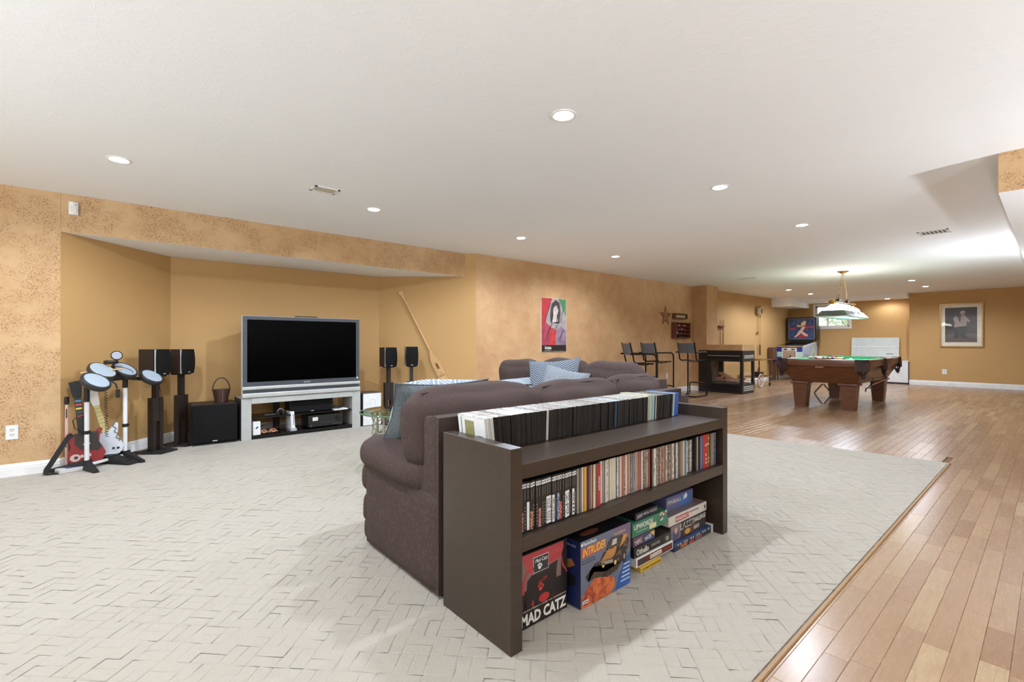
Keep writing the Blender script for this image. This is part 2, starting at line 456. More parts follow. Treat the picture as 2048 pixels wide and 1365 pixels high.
struct(MB().b2(16.05, XF, 2.58, 5.08, 2.332, CEIL - .001).build('ceiling_drop', 'ceil'))

# baseboards
BH = .108
def baseboard(name, a, b, z=0.0, h=BH):
    a = Vector(a); b = Vector(b); d = (b - a).normalized(); n = Vector((d.y, -d.x))
    prof = [(0, 0), (.016, 0), (.016, h * .62), (.011, h * .68), (.013, h * .74), (.008, h * .92), (.003, h), (0, h)]
    vs = []; k = len(prof)
    for p in (a, b):
        for (t, zz) in prof: q = p + n * (t + .0005); vs.append((q.x, q.y, z + zz))
    fs = [(i, (i + 1) % k, k + (i + 1) % k, k + i) for i in range(k)] + [tuple(reversed(range(k))), tuple(range(k, 2 * k))]
    return struct(MB().add(vs, fs).build(name, 'trim'))
baseboard('baseboard_left', (-3.6, YL), NL)
baseboard('baseboard_niche_left', NL, NB0)
baseboard('baseboard_niche_back', NB0, NB1)
baseboard('baseboard_niche_right', NB1, NR)
baseboard('baseboard_long', NR, (10.45, YW))
baseboard('baseboard_far_left', (11.06, YW), (XF, YW), WZ)
baseboard('baseboard_far', (XF, YW), (XF, 2.58), WZ)
baseboard('baseboard_far_right', (16.35, 2.58), (16.35, -3), WZ, .125)
baseboard('baseboard_pier', (10.45, YW), (10.45, 5.43), WZ)

# ------------------------------------------------------------------ wood floor: every strip its own piece
random.seed(11)
sub = struct(MB().b2(-3.7, 17, -3.1, 6.8, -.06, -.014).build('floor', plain((120, 84, 56), .8)))
SW = .0752
strips = []
def in_wood(x, y): return x > 5.80 or y < .64
k = 0
y = -2.98
while y < YW:
    x = -3.6 + random.uniform(-.9, 0)
    while x < XF:
        ln = random.choice([.30, .38, .46, .55, .64, .75, .9, 1.05])
        x0, x1, y0, y1 = max(x, -3.6), min(x + ln, XF), y, min(y + SW, YW)
        x += ln
        if x1 - x0 < .05: continue
        if y0 > .655:
            if x1 < 5.80: continue
            x0 = max(x0, 5.80)
        elif y1 > .655:
            if x0 < 5.86: y1 = .655
        if y1 - y0 < .012 or x1 - x0 < .03: continue
        strips.append((x0, x1, y0, y1, random.random()))
    y += SW
def strip_box(mb, s):
    x0, x1, y0, y1, r = s; g = .0004; c = .0012
    a = [(x0 + g, y0 + g), (x1 - g, y0 + g), (x1 - g, y1 - g), (x0 + g, y1 - g)]
    b = [(x0 + g + c, y0 + g + c), (x1 - g - c, y0 + g + c), (x1 - g - c, y1 - g - c), (x0 + g + c, y1 - g - c)]
    vs = [(p[0], p[1], -.0139) for p in a] + [(p[0], p[1], WZ - .0008) for p in a] + [(p[0], p[1], WZ) for p in b]
    fs = [(8, 9, 10, 11)] + [(i, (i + 1) % 4, 4 + (i + 1) % 4, 4 + i) for i in range(4)] + [(4 + i, 4 + (i + 1) % 4, 8 + (i + 1) % 4, 8 + i) for i in range(4)]
    mb.add(vs, fs)
def strip_obj(name, lst):
    mb = MB(); rn = []
    for s in lst: strip_box(mb, s); rn += [s[4]] * 9
    o = mb.build(name, 'wood_floor', sub)
    at = o.data.attributes.new('rnd', 'FLOAT', 'FACE'); at.data.foreach_set('value', rn)
    return o
cA = math.radians(49.174)
def seen(s):
    mx, my = (s[0] + s[1]) / 2, (s[2] + s[3]) / 2
    t = mx * math.cos(cA) + my * math.sin(cA); r = mx * math.sin(cA) - my * math.cos(cA)
    return t if (t > 1.2 and abs(r) < t * 1.16) else 1e9
strips.sort(key=seen)
for s in strips[:290]: strip_obj('plank', [s])
strip_obj('planks_beyond', strips[290:])['kind'] = 'stuff'
random.seed(3)

# ------------------------------------------------------------------ carpet: raised basket-weave bars over a backing
def carpet():
    bm = bmesh.new()
    poly = [(-3.58, .66), (5.955, .66), (5.80, 2.6), (5.80, YW - .018), (4.15, YW - .018), (3.08, 6.555), (.55, 6.555), (-.31, YL - .018), (-3.58, YL - .018)]
    s, th = .104, R(45); ca, sa = math.cos(th), math.sin(th); g = .0; zt = CZ
    rr = random.Random(5)
    def bar(u0, u1, v0, v1):
        c = .006
        lo = [(u0, v0), (u1, v0), (u1, v1), (u0, v1)]; hi = [(u0 + c, v0 + c), (u1 - c, v0 + c), (u1 - c, v1 - c), (u0 + c, v1 - c)]
        dz = rr.uniform(-.0006, .0004)
        V = [bm.verts.new((a * ca - b * sa, a * sa + b * ca, zt - .0004 - .0034 * rr.random() ** 1.6)) for a, b in lo] + [bm.verts.new((a * ca - b * sa, a * sa + b * ca, zt + dz)) for a, b in hi]
        bm.faces.new(V[4:8])
        for i in range(4): bm.faces.new((V[i], V[(i + 1) % 4], V[4 + (i + 1) % 4], V[4 + i]))
    N = 90
    for i in range(-N, N):
        for j in range(-N, N):
            u, v = i * s, j * s; cx, cy = (u + s / 2) * ca - (v + s / 2) * sa, (u + s / 2) * sa + (v + s / 2) * ca
            if not (-3.7 < cx < 6.1 and .55 < cy < 6.7): continue
            if (i + j) % 2:
                bar(u + g / 2, u + s - g / 2, v + g / 2, v + s / 2 - g / 2); bar(u + g / 2, u + s - g / 2, v + s / 2 + g / 2, v + s - g / 2)
            else:
                bar(u + g / 2, u + s / 2 - g / 2, v + g / 2, v + s - g / 2); bar(u + s / 2 + g / 2, u + s - g / 2, v + g / 2, v + s - g / 2)
    n = len(poly)
    def cut(a, b):
        d = Vector((b[0] - a[0], b[1] - a[1], 0)); nn = Vector((d.y, -d.x, 0))
        bmesh.ops.bisect_plane(bm, geom=bm.verts[:] + bm.edges[:] + bm.faces[:], plane_co=(a[0], a[1], 0), plane_no=nn, clear_outer=True)
    for i in (0, 1, 2, 8):     # convex outer edges; the niche corners lie under the walls
        cut(poly[i], poly[(i + 1) % n])
    # drop the pile that would run under the walls
    dead = []
    for f in bm.faces:
        c = f.calc_center_median(); x, y = c.x, c.y
        if x < -.302: lim = YL
        elif x < .555: lim = YL + (x + .302) * (6.576 - YL) / .857
        elif x < 3.069: lim = 6.576
        elif x < 4.14: lim = 6.576 - (x - 3.069) * (6.576 - YW) / 1.071
        else: lim = YW
        if y > lim + .05: dead.append(f)
    bmesh.ops.delete(bm, geom=dead, context='FACES')
    me = bpy.data.meshes.new('carpet_pile'); bm.to_mesh(me); bm.free(); me.materials.append(M['carpet'])
    base = MB().prism([(p[0], p[1]) for p in poly], -.013, CZ - .005).build('carpet', 'carpet')
    tag(base, 'cream basket-weave carpet covering the floor around the sofa', 'carpet')
    pile = bpy.data.objects.new('pile', me); COL.objects.link(pile); pile.parent = base; pile['kind'] = 'stuff'
    # loose tufts along the cut edge beside the wood floor
    mb = MB(); r2 = random.Random(9)
    for (a, b) in (((-3.5, .662), (5.95, .662)), ((5.95, .662), (5.80, 2.6)), ((5.80, 2.6), (5.80, 5.5))):
        L = math.dist(a, b); m = int(L / .009)
        for i in range(m):
            f = i / m; x = a[0] + (b[0] - a[0]) * f + r2.uniform(-.004, .004); y = a[1] + (b[1] - a[1]) * f + r2.uniform(-.004, .004)
            w = r2.uniform(.004, .008); h = CZ + r2.uniform(-.004, .0)
            mb.add([(x - w, y - w, -.005), (x + w, y - w, -.005), (x + w, y + w, -.005), (x - w, y + w, -.005), (x + r2.uniform(-.003, .003), y + r2.uniform(-.003, .003), h)], [(0, 1, 4), (1, 2, 4), (2, 3, 4), (3, 0, 4)])
    o = mb.build('edge_tufts', 'carpet', base); o['kind'] = 'stuff'
carpet()
struct(MB().box(((-3.55 + 5.955) / 2, .648, -.0015), (9.5, .018, .010), 0, 0, .003).build('trim_1', plain((150, 112, 66), .45)))

# ------------------------------------------------------------------ recessed lights
def potlight():
    root = empty('recessed_light')
    ring = MB().lathe([(.052, -.001), (.058, -.006), (.068, -.007), (.074, -.003), (.074, 0), (.05, 0)], 28).build('trim_ring', 'trim', root, 40)
    MB().lathe([(.052, -.001), (.052, -.0035), (.001, -.0045)], 24).build('lens', 'bulb', root, 60)
    return root
pl0 = potlight()
def pot_label(x, y):
    d = {(0.07, 4.4): 'lit recessed ceiling light nearest the motion sensor', (2.0, 4.4): 'lit recessed ceiling light between the ceiling speaker grille and the paddle',
         (3.95, 4.4): 'lit recessed ceiling light above the poster, third along the left row', (5.89, 4.4): 'lit recessed ceiling light furthest along the row by the left wall',
         (2.0, 1.86): 'largest lit recessed ceiling light, right above the bookshelf', (3.93, 1.86): 'lit recessed ceiling light second in the middle row',
         (5.89, 1.86): 'lit recessed ceiling light third in the middle row, nearest the floor vent line', (12.92, 4.37): 'small far recessed ceiling light above the wall clock',
         (14.45, 4.35): 'small far recessed ceiling light above the pinball machine', (12.92, 2.0): 'small far recessed ceiling light left above the framed picture',
         (14.55, 2.0): 'small far recessed ceiling light right above the framed picture'}
    return d.get((x, y), 'recessed ceiling light straight above the camera, out of view' if x > 0 else 'recessed ceiling light left of the camera, out of view')
pot_objs = [pl0] + [copy_tree(pl0) for _ in POTS[1:]]
pot_data = bpy.data.lights.new('pot_lamp', 'SPOT'); pot_data.energy = POT_E; pot_data.color = POT_COL; pot_data.spot_size = R(168); pot_data.spot_blend = .5; pot_data.shadow_soft_size = .035
for o, (x, y) in zip(pot_objs, POTS):
    o.location = (x, y, CEIL); tag(o, pot_label(x, y), 'ceiling light', 'recessed ceiling lights')
    lo = bpy.data.objects.new('lamp', pot_data); COL.objects.link(lo); lo.parent = o; lo.location = (0, 0, -.03)
o = copy_tree(pl0); o.location = (16.35, 3.05, 2.332); tag(o, 'faint recessed light in the lowered far ceiling', 'ceiling light', 'recessed ceiling lights')
ch = [c for c in o.children if c.type == 'LIGHT'][0]; ch.data = ch.data.copy(); ch.data.energy = 12

# unseen fill lamps on stands, added to brighten the ceiling and soften contrast
def uplight(x, y, label, watts):
    o = empty('added_fill_uplight', (x, y, WZ)); tag(o, label, 'added fill lamp')
    MB().lathe([(.001, 0), (.15, 0), (.15, .012), (.03, .03), (.014, .05), (.012, 1.12), (.02, 1.16)], 24).build('stand', 'blackmetal', o, 40)
    MB().lathe([(.02, 1.155), (.07, 1.17), (.12, 1.21), (.14, 1.25), (.135, 1.25), (.115, 1.215), (.065, 1.18), (.001, 1.172)], 28).build('bowl', 'white', o, 40)
    ld = bpy.data.lights.new('uplight', 'SPOT'); ld.energy = watts; ld.color = UP_COL; ld.spot_size = R(172); ld.spot_blend = .1; ld.shadow_soft_size = .07
    lo = bpy.data.objects.new('bulb', ld); COL.objects.link(lo); lo.parent = o; lo.location = (0, 0, 1.262); lo.rotation_euler = (PI, 0, 0)
for ux, uy, uw, ul in FILL_UPLIGHTS: uplight(ux, uy, 'added black fill uplight out of view, ' + ul, uw)

# ------------------------------------------------------------------ window in the far wall
def window():
    w = empty('window_1', (XF, (wy0 + wy1) / 2, wz0)); struct(w)
    hw, h = (wy1 - wy0) / 2, wz1 - wz0
    c = .075
    cas = MB().b2(-.012, .02, -hw - c + .02, hw + c - .02, -c + .02, .0).b2(-.012, .02, -hw - c + .02, hw + c - .02, h, h + c - .02).b2(-.012, .02, -hw - c + .02, -hw, 0, h).b2(-.012, .02, hw, hw + c - .02, 0, h)
    cas.build('casing', 'trim', w)
    fr = MB()
    for (a, b, d, e) in ((-hw, hw, 0, .045), (-hw, hw, h - .045, h), (-hw, -hw + .045, 0, h), (hw - .045, hw, 0, h)): fr.b2(.06, .10, a, b, d, e)
    f = fr.build('sash_frame', 'trim', w)
    sl = MB().b2(.05, .075, .1, .14, .045, h - .045).build('meeting_stile', 'trim', w)
    MB().b2(.078, .082, -hw + .04, .12, .04, h - .04).build('pane', 'pane', f); MB().b2(.084, .088, .12, hw - .04, .04, h - .04).build('pane', 'pane', f)
    return w
window()
# outside: a pale window well and a leafy shrub
well = struct(MB().b2(17.05, 19.2, 2.8, 6.0, 1.3, 1.36).b2(18.9, 19.2, 2.8, 6.0, 1.36, 1.9).build('ground_outside', plain((196, 200, 196), .9)))
def shrub():
    rr = random.Random(4); root = empty('shrub', (18.3, 4.3, 1.36)); mb = MB()
    for i in range(520):
        a, e, d = rr.uniform(0, 6.28), rr.uniform(-.2, 1.5), rr.uniform(.25, 1) ** .5
        p = Vector((math.cos(a) * math.cos(e) * .42 * d, math.sin(a) * math.cos(e) * .9 * d, .25 + math.sin(e) * .75 * d))
        u = Vector((rr.uniform(-1, 1), rr.uniform(-1, 1), rr.uniform(-1, 1))).normalized(); v = u.orthogonal().normalized(); L = rr.uniform(.04, .09)
        mb.add([tuple(p - u * L), tuple(p + v * L * .4), tuple(p + u * L), tuple(p - v * L * .4)], [(0, 1, 2, 3)])
    o = mb.build('foliage', plain((120, 140, 84), .6, grain=.3), root); o['kind'] = 'stuff'
    st = MB()
    for i in range(7): a = i * .9; st.cyl((0, 0, 0), (.2 * math.cos(a), .5 * math.sin(a), .8), .015, .006, 6)
    st.build('stems', plain((96, 74, 52), .8), root)
    tag(root, 'pale green shrub outside the basement window', 'shrub')
shrub()

# ================================================================== BOOKSHELF AND WHAT IT HOLDS
SX0, SX1, SY0, SY1 = 1.090, 2.776, 1.268, 1.711
IX0, IX1 = SX0 + .056, SX1 - .056
bs = empty('bookshelf', ((SX0 + SX1) / 2, (SY0 + SY1) / 2, CZ))
tag(bs, 'long low espresso-brown open bookshelf standing behind the sofa', 'bookshelf')
def bsb(name, x0, x1, y0, y1, z0, z1, bev=.0015):
    return MB().box(((x0 + x1) / 2 - bs.location.x, (y0 + y1) / 2 - bs.location.y, (z0 + z1) / 2 - CZ), (x1 - x0, y1 - y0, z1 - z0), 0, 0, bev).build(name, 'darkbrown', bs)
bsb('end_panel', SX0, IX0, SY0, SY1, CZ, .744); bsb('end_panel', IX1, SX1, SY0, SY1, CZ, .744)
bsb('top_shelf', IX0, IX1, SY0 + .001, SY1, .627, .682); bsb('middle_shelf', IX0, IX1, SY0 + .001, SY1, .360, .412)
ZT, ZM = .682, .412

# ---- row on the top: disc cases standing on their long edge, spines up
WT, DT, HT = .0142, .190, .136
def case_mesh(w, d, h, name):
    """a closed disc case with the seam between its two halves"""
    mb = MB(); mb.box((-w * .26, 0, h / 2), (w * .44, d, h), 0, 0, .0012); mb.box((w * .26, 0, h / 2), (w * .44, d, h), 0, 0, .0012); mb.box((0, .001, h / 2), (w * .12, d - .004, h - .004))
    return mb.build(name, 'bodycol')
caseT = case_mesh(WT, DT, HT, 'disc_case')
spT = MB().box((0, 0, HT + .0003), (WT * .93, DT * .985, .0006)).build('spine', 'sleeve', caseT)
random.seed(21)
greys = [(200, 198, 192), (168, 166, 160), (222, 220, 214), (120, 118, 116), (150, 146, 140), (188, 176, 160)]
names = {(200, 198, 192): 'pale grey', (168, 166, 160): 'mid grey', (222, 220, 214): 'off-white', (120, 118, 116): 'dark grey', (150, 146, 140): 'stone grey', (188, 176, 160): 'beige'}
pos = 1.166; n = 0; rowT = []
special = {}
while pos < 2.63:
    n += 1
    x = pos
    if n <= 3: c, nm, body = (214, 214, 208), 'white', (216, 212, 204)
    elif 1.50 < x < 1.512: c, nm, body = (222, 220, 214), 'white', (206, 202, 194)
    elif 2.008 < x < 2.024: c, nm, body = (120, 186, 224), 'light blue', (66, 146, 206)
    elif 2.30 < x < 2.345: c, nm, body = (222, 208, 160), 'cream', (196, 196, 176)
    elif 2.345 < x < 2.36: c, nm, body = (176, 208, 210), 'pale teal', (150, 196, 204)
    elif 2.385 < x < 2.40: c, nm, body = (214, 204, 186), 'beige', (198, 186, 168)
    elif x > 2.585: c, nm, body = (120, 160, 210), 'blue', (52, 100, 176)
    elif x > 2.555: c, nm, body = (196, 216, 224), 'pale blue', (176, 190, 196)
    else:
        c = random.choice(greys); nm = names[c]; body = random.choice([(26, 22, 20), (34, 28, 24), (22, 19, 18), (40, 32, 27), (30, 25, 22)])
    big = 1.0 if not (2.30 < x < 2.36) else 1.06
    o = caseT if n == 1 else copy_tree(caseT)
    dy = random.uniform(-.004, .004)
    lean = 0.0
    if x < 1.45: lean = -R(7) * (1.45 - x) / .3
    elif x > 2.2: lean = R(6) * min(1, (x - 2.2) / .3)
    else: lean = R(2)
    o.location = (x + WT / 2 + .0004, 1.600 + dy, ZT + .0002 + abs(math.sin(lean)) * WT / 2); o.scale = (1, 1, big)
    o.rotation_euler = (0, lean, 0)
    setcol(o, body); setcol(o.children[0], c)
    tag(o, '%s disc case with %s spine up, %s from left on the bookshelf top' % ('coloured' if body[2] > 60 else 'black', nm, ORD(n)), 'disc case', 'disc cases along the bookshelf top')
    pos += WT + .0006 + (.003 if random.random() < .05 else 0)
    if n == 1: first_case = o
# printed cover on the first case of the row
F = ((-WT / 2 - .0002, 0, 0), (0, -1, 0), (0, 0, 1))
patch(first_case, 'cover', rect(-.092, .092, .004, .132), F, 'white', .0003)
F = ((-WT / 2 - .0006, 0, 0), (0, -1, 0), (0, 0, 1))
patch(first_case, 'cover_photo', rect(-.045, .02, .026, .118), F, plain((128, 124, 84), .4, grain=.5), .0003)
patch(first_case, 'cover_band', rect(-.082, -.05, .004, .03), F, plain((66, 84, 52), .4), .0003)
patch(first_case, 'cover_edge', rect(-.072, -.068, .004, .128), F, plain((30, 30, 36), .4), .0003)
patch(first_case, 'cover_print', rect(.038, .075, .052, .06), F, plain((70, 70, 74), .4), .0003)

# ---- row on the middle shelf: spines out
WM, DM, HM = .0142, .134, .190
mk = {}
def mid_case(w, d, h):
    key = (w, d, h)
    if key not in mk:
        c = case_mesh(w, d, h, 'disc_case'); MB().box((0, -d / 2 - .0003, h / 2), (w * .95, .0006, h * .985)).build('spine', 'sleeve', c); mk[key] = [c, False]
    c, used = mk[key]
    if used:
        c2 = copy_tree(c)
        for ch in list(c2.children):
            if not ch.name.startswith('spine'): bpy.data.objects.remove(ch)
        return c2
    mk[key][1] = True; return c
YF = 1.298
random.seed(8)
pal = [(196, 186, 170), (150, 140, 126), (110, 98, 90), (208, 200, 190), (90, 80, 78), (170, 120, 104), (126, 132, 140), (214, 206, 186), (140, 118, 96), (60, 54, 54), (176, 160, 140), (186, 96, 84)]
pnm = {(196, 186, 170): 'sand', (150, 140, 126): 'taupe', (110, 98, 90): 'brown-grey', (208, 200, 190): 'pale grey', (90, 80, 78): 'charcoal', (170, 120, 104): 'dusty pink', (126, 132, 140): 'slate', (214, 206, 186): 'cream', (140, 118, 96): 'tan', (60, 54, 54): 'near-black', (176, 160, 140): 'khaki', (186, 96, 84): 'brick-red'}
seq = []
game_low = ['rust', 'dark', 'white', 'orange', 'dark', 'dark', 'pink', 'dark', 'dark', 'live', 'live', 'live', 'dark', 'blue', 'red', 'dark', 'white', 'white', 'dark', 'white', 'dark']
GC = {'rust': (146, 74, 50), 'dark': (40, 36, 34), 'white': (214, 208, 198), 'orange': (176, 96, 54), 'pink': (190, 96, 92), 'live': (214, 208, 198), 'blue': (84, 122, 170), 'red': (190, 70, 52)}
for g in game_low: seq.append(('game', g, WM))
for _ in range(3): seq.append(('dvd', random.choice(pal[:5]), WM))
seq += [('dvd', (206, 168, 52), WM), ('dvd', (150, 50, 46), WM), ('dvd', (88, 88, 108), WM), ('dvd', (190, 130, 84), WM), ('dvd', (208, 200, 190), WM), ('dvd', (120, 84, 70), WM), ('red', (190, 38, 38), .021), ('dvd', (208, 200, 190), WM)]
tail = []
for c in [(196, 168, 130), (206, 176, 136), (176, 190, 190), (150, 160, 172)]: tail.append(('dvd', c, WM))
for c in [(120, 84, 70), (196, 190, 176), (150, 146, 138), (206, 202, 190), (128, 120, 110), (210, 204, 196), (180, 176, 166)]: tail.append(('low', c, WM * .95))
for c in [(60, 50, 46), (206, 190, 172), (52, 34, 30), (96, 92, 120), (120, 110, 130), (84, 84, 116)]: tail.append(('dvd', c, WM))
tail += [('redbox', (186, 34, 34), .058), ('green', (72, 132, 52), .016)]
for c in [(120, 100, 84), (142, 120, 100), (150, 128, 108)]: tail.append(('dvd', c, WM))
tail += [('blue', (64, 96, 150), .013), ('blue', (40, 84, 140), .013)]
used = sum(s[2] + .0006 for s in seq + tail)
while used < 2.685 - 1.168:
    w = random.choice([WM, WM, .0095, WM, .011]); seq.append(('dvd', random.choice(pal), w)); used += w + .0006
seq += tail
titles = {9: 'NHL 2002', 10: 'LIVE 2001', 11: 'NBA LIVE 2002', 16: 'ATV', 17: 'MX 2002', 19: 'XIII'}
x = 1.168
for i, (kind, c, w) in enumerate(seq):
    hgt = HM if kind != 'low' else .176
    key_w = round(w, 4)
    o = mid_case(key_w, DM, hgt)
    yb = YF + DM / 2 + random.uniform(0, .006) + (.02 if kind in ('low',) else 0) + (.012 if kind == 'dvd' and 30 < i < 60 else 0)
    o.location = (x + w / 2, yb, ZM + .0002)
    x += w + .0006
    sp = [ch for ch in o.children if ch.name.startswith('spine')][0]
    setcol(o, (30, 27, 26)); lab = None
    if kind == 'game':
        sp.data = sp.data.copy(); sp.data.materials[0] = M['solid']; setcol(sp, (38, 33, 31))
        Fs = ((0, -DM / 2 - .0006, 0), (1, 0, 0), (0, 0, 1)); hw = w * .46
        patch(o, 'platform_mark', rect(-hw * .9, hw * .9, .166, .182), Fs, 'white', .0004)
        Fs2 = ((0, -DM / 2 - .001, 0), (1, 0, 0), (0, 0, 1))
        patch(o, 'mark_print', [(-.002, .170), (.003, .172), (.001, .179), (-.003, .177)], Fs2, 'black', .0003)
        patch(o, 'console_name', rect(-.0006, .0006, .122, .158), Fs, plain((150, 146, 138), .4), .0003)
        if c != 'dark':
            blk = patch(o, 'title_block', rect(-hw, hw, .006, .112 if c in ('live', 'white', 'blue') else .075), Fs, 'sleeve' if c in ('rust', 'orange', 'blue', 'red', 'pink') else 'white', .0004); setcol(blk, GC[c])
        if i in titles:
            ink = plain((40, 38, 38), .5)
            lettering(o, titles[i], ((0, -DM / 2 - .0012, .058), (0, 0, -1), (1, 0, 0)), .085, .0085, ink)
        elif c == 'dark':
            lettering(o, random.choice(['IIIIIII', 'HHIHII', 'IHIIHHI']), ((0, -DM / 2 - .0008, .055), (0, 0, -1), (1, 0, 0)), .08, .004, plain((150, 140, 128), .5), name='title_print')
        dn = {'rust': 'rust', 'dark': 'plain dark', 'white': 'white', 'orange': 'orange', 'pink': 'pink', 'live': 'white', 'blue': 'blue', 'red': 'red'}[c]
        lab = 'black video game case with %s title block, %s from left, middle shelf' % (dn, ORD(i + 1))
    elif kind == 'red':
        sp.data = sp.data.copy(); sp.data.materials[0] = M['solid']; setcol(sp, c)
        lettering(o, 'FRIENDS', ((0, -DM / 2 - .0008, .1), (0, 0, -1), (1, 0, 0)), .06, .009, 'white')
        lab = 'bright red disc case with white lettering standing among pale cases, middle shelf'
    elif kind == 'redbox':
        sp.data = sp.data.copy(); sp.data.materials[0] = M['solid']; setcol(sp, c); setcol(o, c)
        Fs = ((0, -DM / 2 - .0006, 0), (1, 0, 0), (0, 0, 1))
        for k, (uu, vv) in enumerate([(-.002, .128), (.014, .134), (.0, .075), (.002, .05), (.0, .03)]): patch(o, 'cover_flower', ell(uu, vv, .006, .007, 10), Fs, 'offwhite', .0004)
        Fl = ((-w / 2 - .0003, -.045, 0), (0, -1, 0), (0, 0, 1)); patch(o, 'cover_flower', [(-.01, .12), (0, .125), (.006, .116), (.012, .128), (.006, .136), (-.004, .138)], Fl, 'offwhite', .0004)
        lab = 'thick red box set with white round marks near the right end, middle shelf'
    elif kind == 'green':
        sp.data = sp.data.copy(); sp.data.materials[0] = M['solid']; setcol(sp, c)
        Fs = ((0, -DM / 2 - .0006, 0), (1, 0, 0), (0, 0, 1))
        for vv in (.03, .05, .132, .165): patch(o, 'cover_mark', ell(0, vv, .005, .007, 10), Fs, plain((206, 214, 150), .4), .0004)
        lab = 'green disc case beside the thick red box set, middle shelf'
    else:
        setcol(sp, c)
        nm = pnm.get(c, 'blue' if kind == 'blue' else ('yellow' if c[2] < 60 and c[0] > 180 else 'mottled'))
        lab = '%s%s disc case, %s from the left on the middle shelf' % ('shorter ' if kind == 'low' else '', nm, ORD(i + 1))
    tag(o, lab, 'disc case', 'disc cases on the middle shelf')
print('middle row ends', x, 'count', len(seq))

# ---- boxes on the carpet under the shelf
def carton(name, label, x0, x1, y0, y1, z0, z1, mat, cat='box', rz=0.0, bev=.002):
    b = MB().box((0, 0, (z1 - z0) / 2), (x1 - x0, y1 - y0, z1 - z0), 0, 0, bev)
    o = b.build(name, mat); o.location = ((x0 + x1) / 2, (y0 + y1) / 2, z0); o.rotation_euler = (0, 0, rz)
    tag(o, label, cat); o['w'] = x1 - x0; o['d'] = y1 - y0; o['h'] = z1 - z0
    return o
def front(o, off=.0002): return ((0, -o['d'] / 2 - off, 0), (1, 0, 0), (0, 0, 1))
def leftside(o, off=.0002): return ((-o['w'] / 2 - off, 0, 0), (0, -1, 0), (0, 0, 1))
def topside(o, off=.0002): return ((0, 0, o['h'] + off), (1, 0, 0), (0, 1, 0))
P = plain
# steering wheel box
mc = carton('steering_wheel_box', 'black and red racing wheel box reading MAD CATZ, left under the bookshelf', 1.160, 1.480, 1.354, 1.64, CZ, .298, P((30, 22, 21), .35))
F0 = front(mc); F1 = front(mc, .0008); F2 = front(mc, .0014); F3 = front(mc, .002)
patch(mc, 'cover_art', rect(-.158, .12, .15, .29), F0, P((122, 96, 92), .35, grain=.2))
patch(mc, 'cover_art', [(-.10, .29), (.135, .29), (.135, .262), (.115, .225), (-.05, .205), (-.08, .235)], F1, P((176, 62, 66), .35))
patch(mc, 'cover_art', [(-.158, .13), (-.09, .14), (-.082, .185), (-.07, .215), (.10, .232), (.118, .225), (.125, .19), (.155, .15), (.158, .155), (.13, .2), (.12, .245), (.11, .25), (-.075, .225), (-.095, .19), (-.105, .165), (-.158, .165)], F2, P((168, 56, 60), .35))
patch(mc, 'cover_art', [(-.08, .08), (.09, .08), (.092, .185), (.10, .22), (-.05, .2), (-.072, .185)], F1, P((36, 27, 26), .35))
patch(mc, 'wheel_art', ell(-.135, .098, .038, .046, 20), F2, P((146, 34, 32), .35)); patch(mc, 'wheel_art', ell(-.135, .098, .03, .037, 20), F3, P((190, 60, 50), .35, grain=.3))
patch(mc, 'wheel_art', ell(.02, .094, .03, .017, 16), F2, P((178, 46, 44), .35)); patch(mc, 'wheel_art', [(-.05, .09), (-.04, .105), (-.036, .085), (-.046, .075)], F2, P((168, 44, 42), .35))
patch(mc, 'brand_plate', rect(-.04, .045, .205, .268), F2, 'white'); patch(mc, 'brand_plate', rect(-.038, .043, .207, .266), F3, P((46, 48, 44), .35))
F4 = front(mc, .0026)
def paw(parent, cu, cv, r, F, mat):
    patch(parent, 'paw_mark', ell(cu, cv, r, r * .85, 10), F, mat)
    for a, d in ((-.7, 1.7), (-.1, 1.8), (.5, 1.7), (1.1, 1.6)): patch(parent, 'paw_mark', ell(cu + math.sin(a) * r * d, cv + math.cos(a) * r * d, r * .42, r * .55, 8), F, mat)
paw(mc, -.006, .222, .008, F4, 'white'); lettering(mc, 'Mad Catz', ((F4[0][0] + .004, F4[0][1], .252), F4[1], F4[2]), .07, .015, 'white', .35)
paw(mc, .0, .135, .010, F3, P((196, 60, 56), .35)); lettering(mc, 'Mad Catz', ((.012, F3[0][1], .168), (1, 0, .35), (-.35, 0, 1)), .05, .012, P((186, 66, 60), .35), .35)
lettering(mc, 'MAD CATZ', ((.022, F1[0][1], .036), F1[1], F1[2]), .255, .046, P((226, 220, 210), .4), 0, .035)
lettering(mc, 'ANALOG STEERING WHEEL FOR NINTENDO 64', ((.022, F1[0][1], .0705), F1[1], F1[2]), .255, .006, P((206, 176, 166), .4))

# toy truck box
def mat_fire():
    t = NT('printed_fire'); o = t.obj(); n_ = t.noise(o, 26, 4, .65, 1.2)
    t.set(Base_Color=t.ramp(n_, [(.3, C4((92, 46, 62))), (.45, C4((168, 70, 46))), (.58, C4((214, 116, 58))), (.75, C4((120, 70, 70)))]), Roughness=.35); return t.m
def mat_truck():
    t = NT('printed_truck'); o = t.obj(); n_ = t.noise(t.scale(o, (1, 1, 1.6)), 48, 3, .7, .8)
    t.set(Base_Color=t.ramp(n_, [(.35, C4((26, 21, 20))), (.55, C4((58, 46, 40))), (.68, C4((150, 120, 84)))]), Roughness=.35); return t.m
it = carton('toy_truck_box', 'blue-grey radio-control truck box reading INTRUDER beside the red racing wheel box', 1.502, 1.853, 1.300, 1.40, CZ, .288, P((28, 26, 30), .35))
F0 = front(it); F1 = front(it, .0008); F2 = front(it, .0014); F3 = front(it, .002); F4 = front(it, .0026); F5 = front(it, .0032)
patch(it, 'cover_art', rect(-.175, .175, .001, .284), F0, P((100, 104, 122), .35, grain=.12))
patch(it, 'cover_art', [(.05, .284), (.175, .284), (.175, .20), (.14, .215), (.08, .25)], F1, P((112, 90, 118), .35, grain=.2))
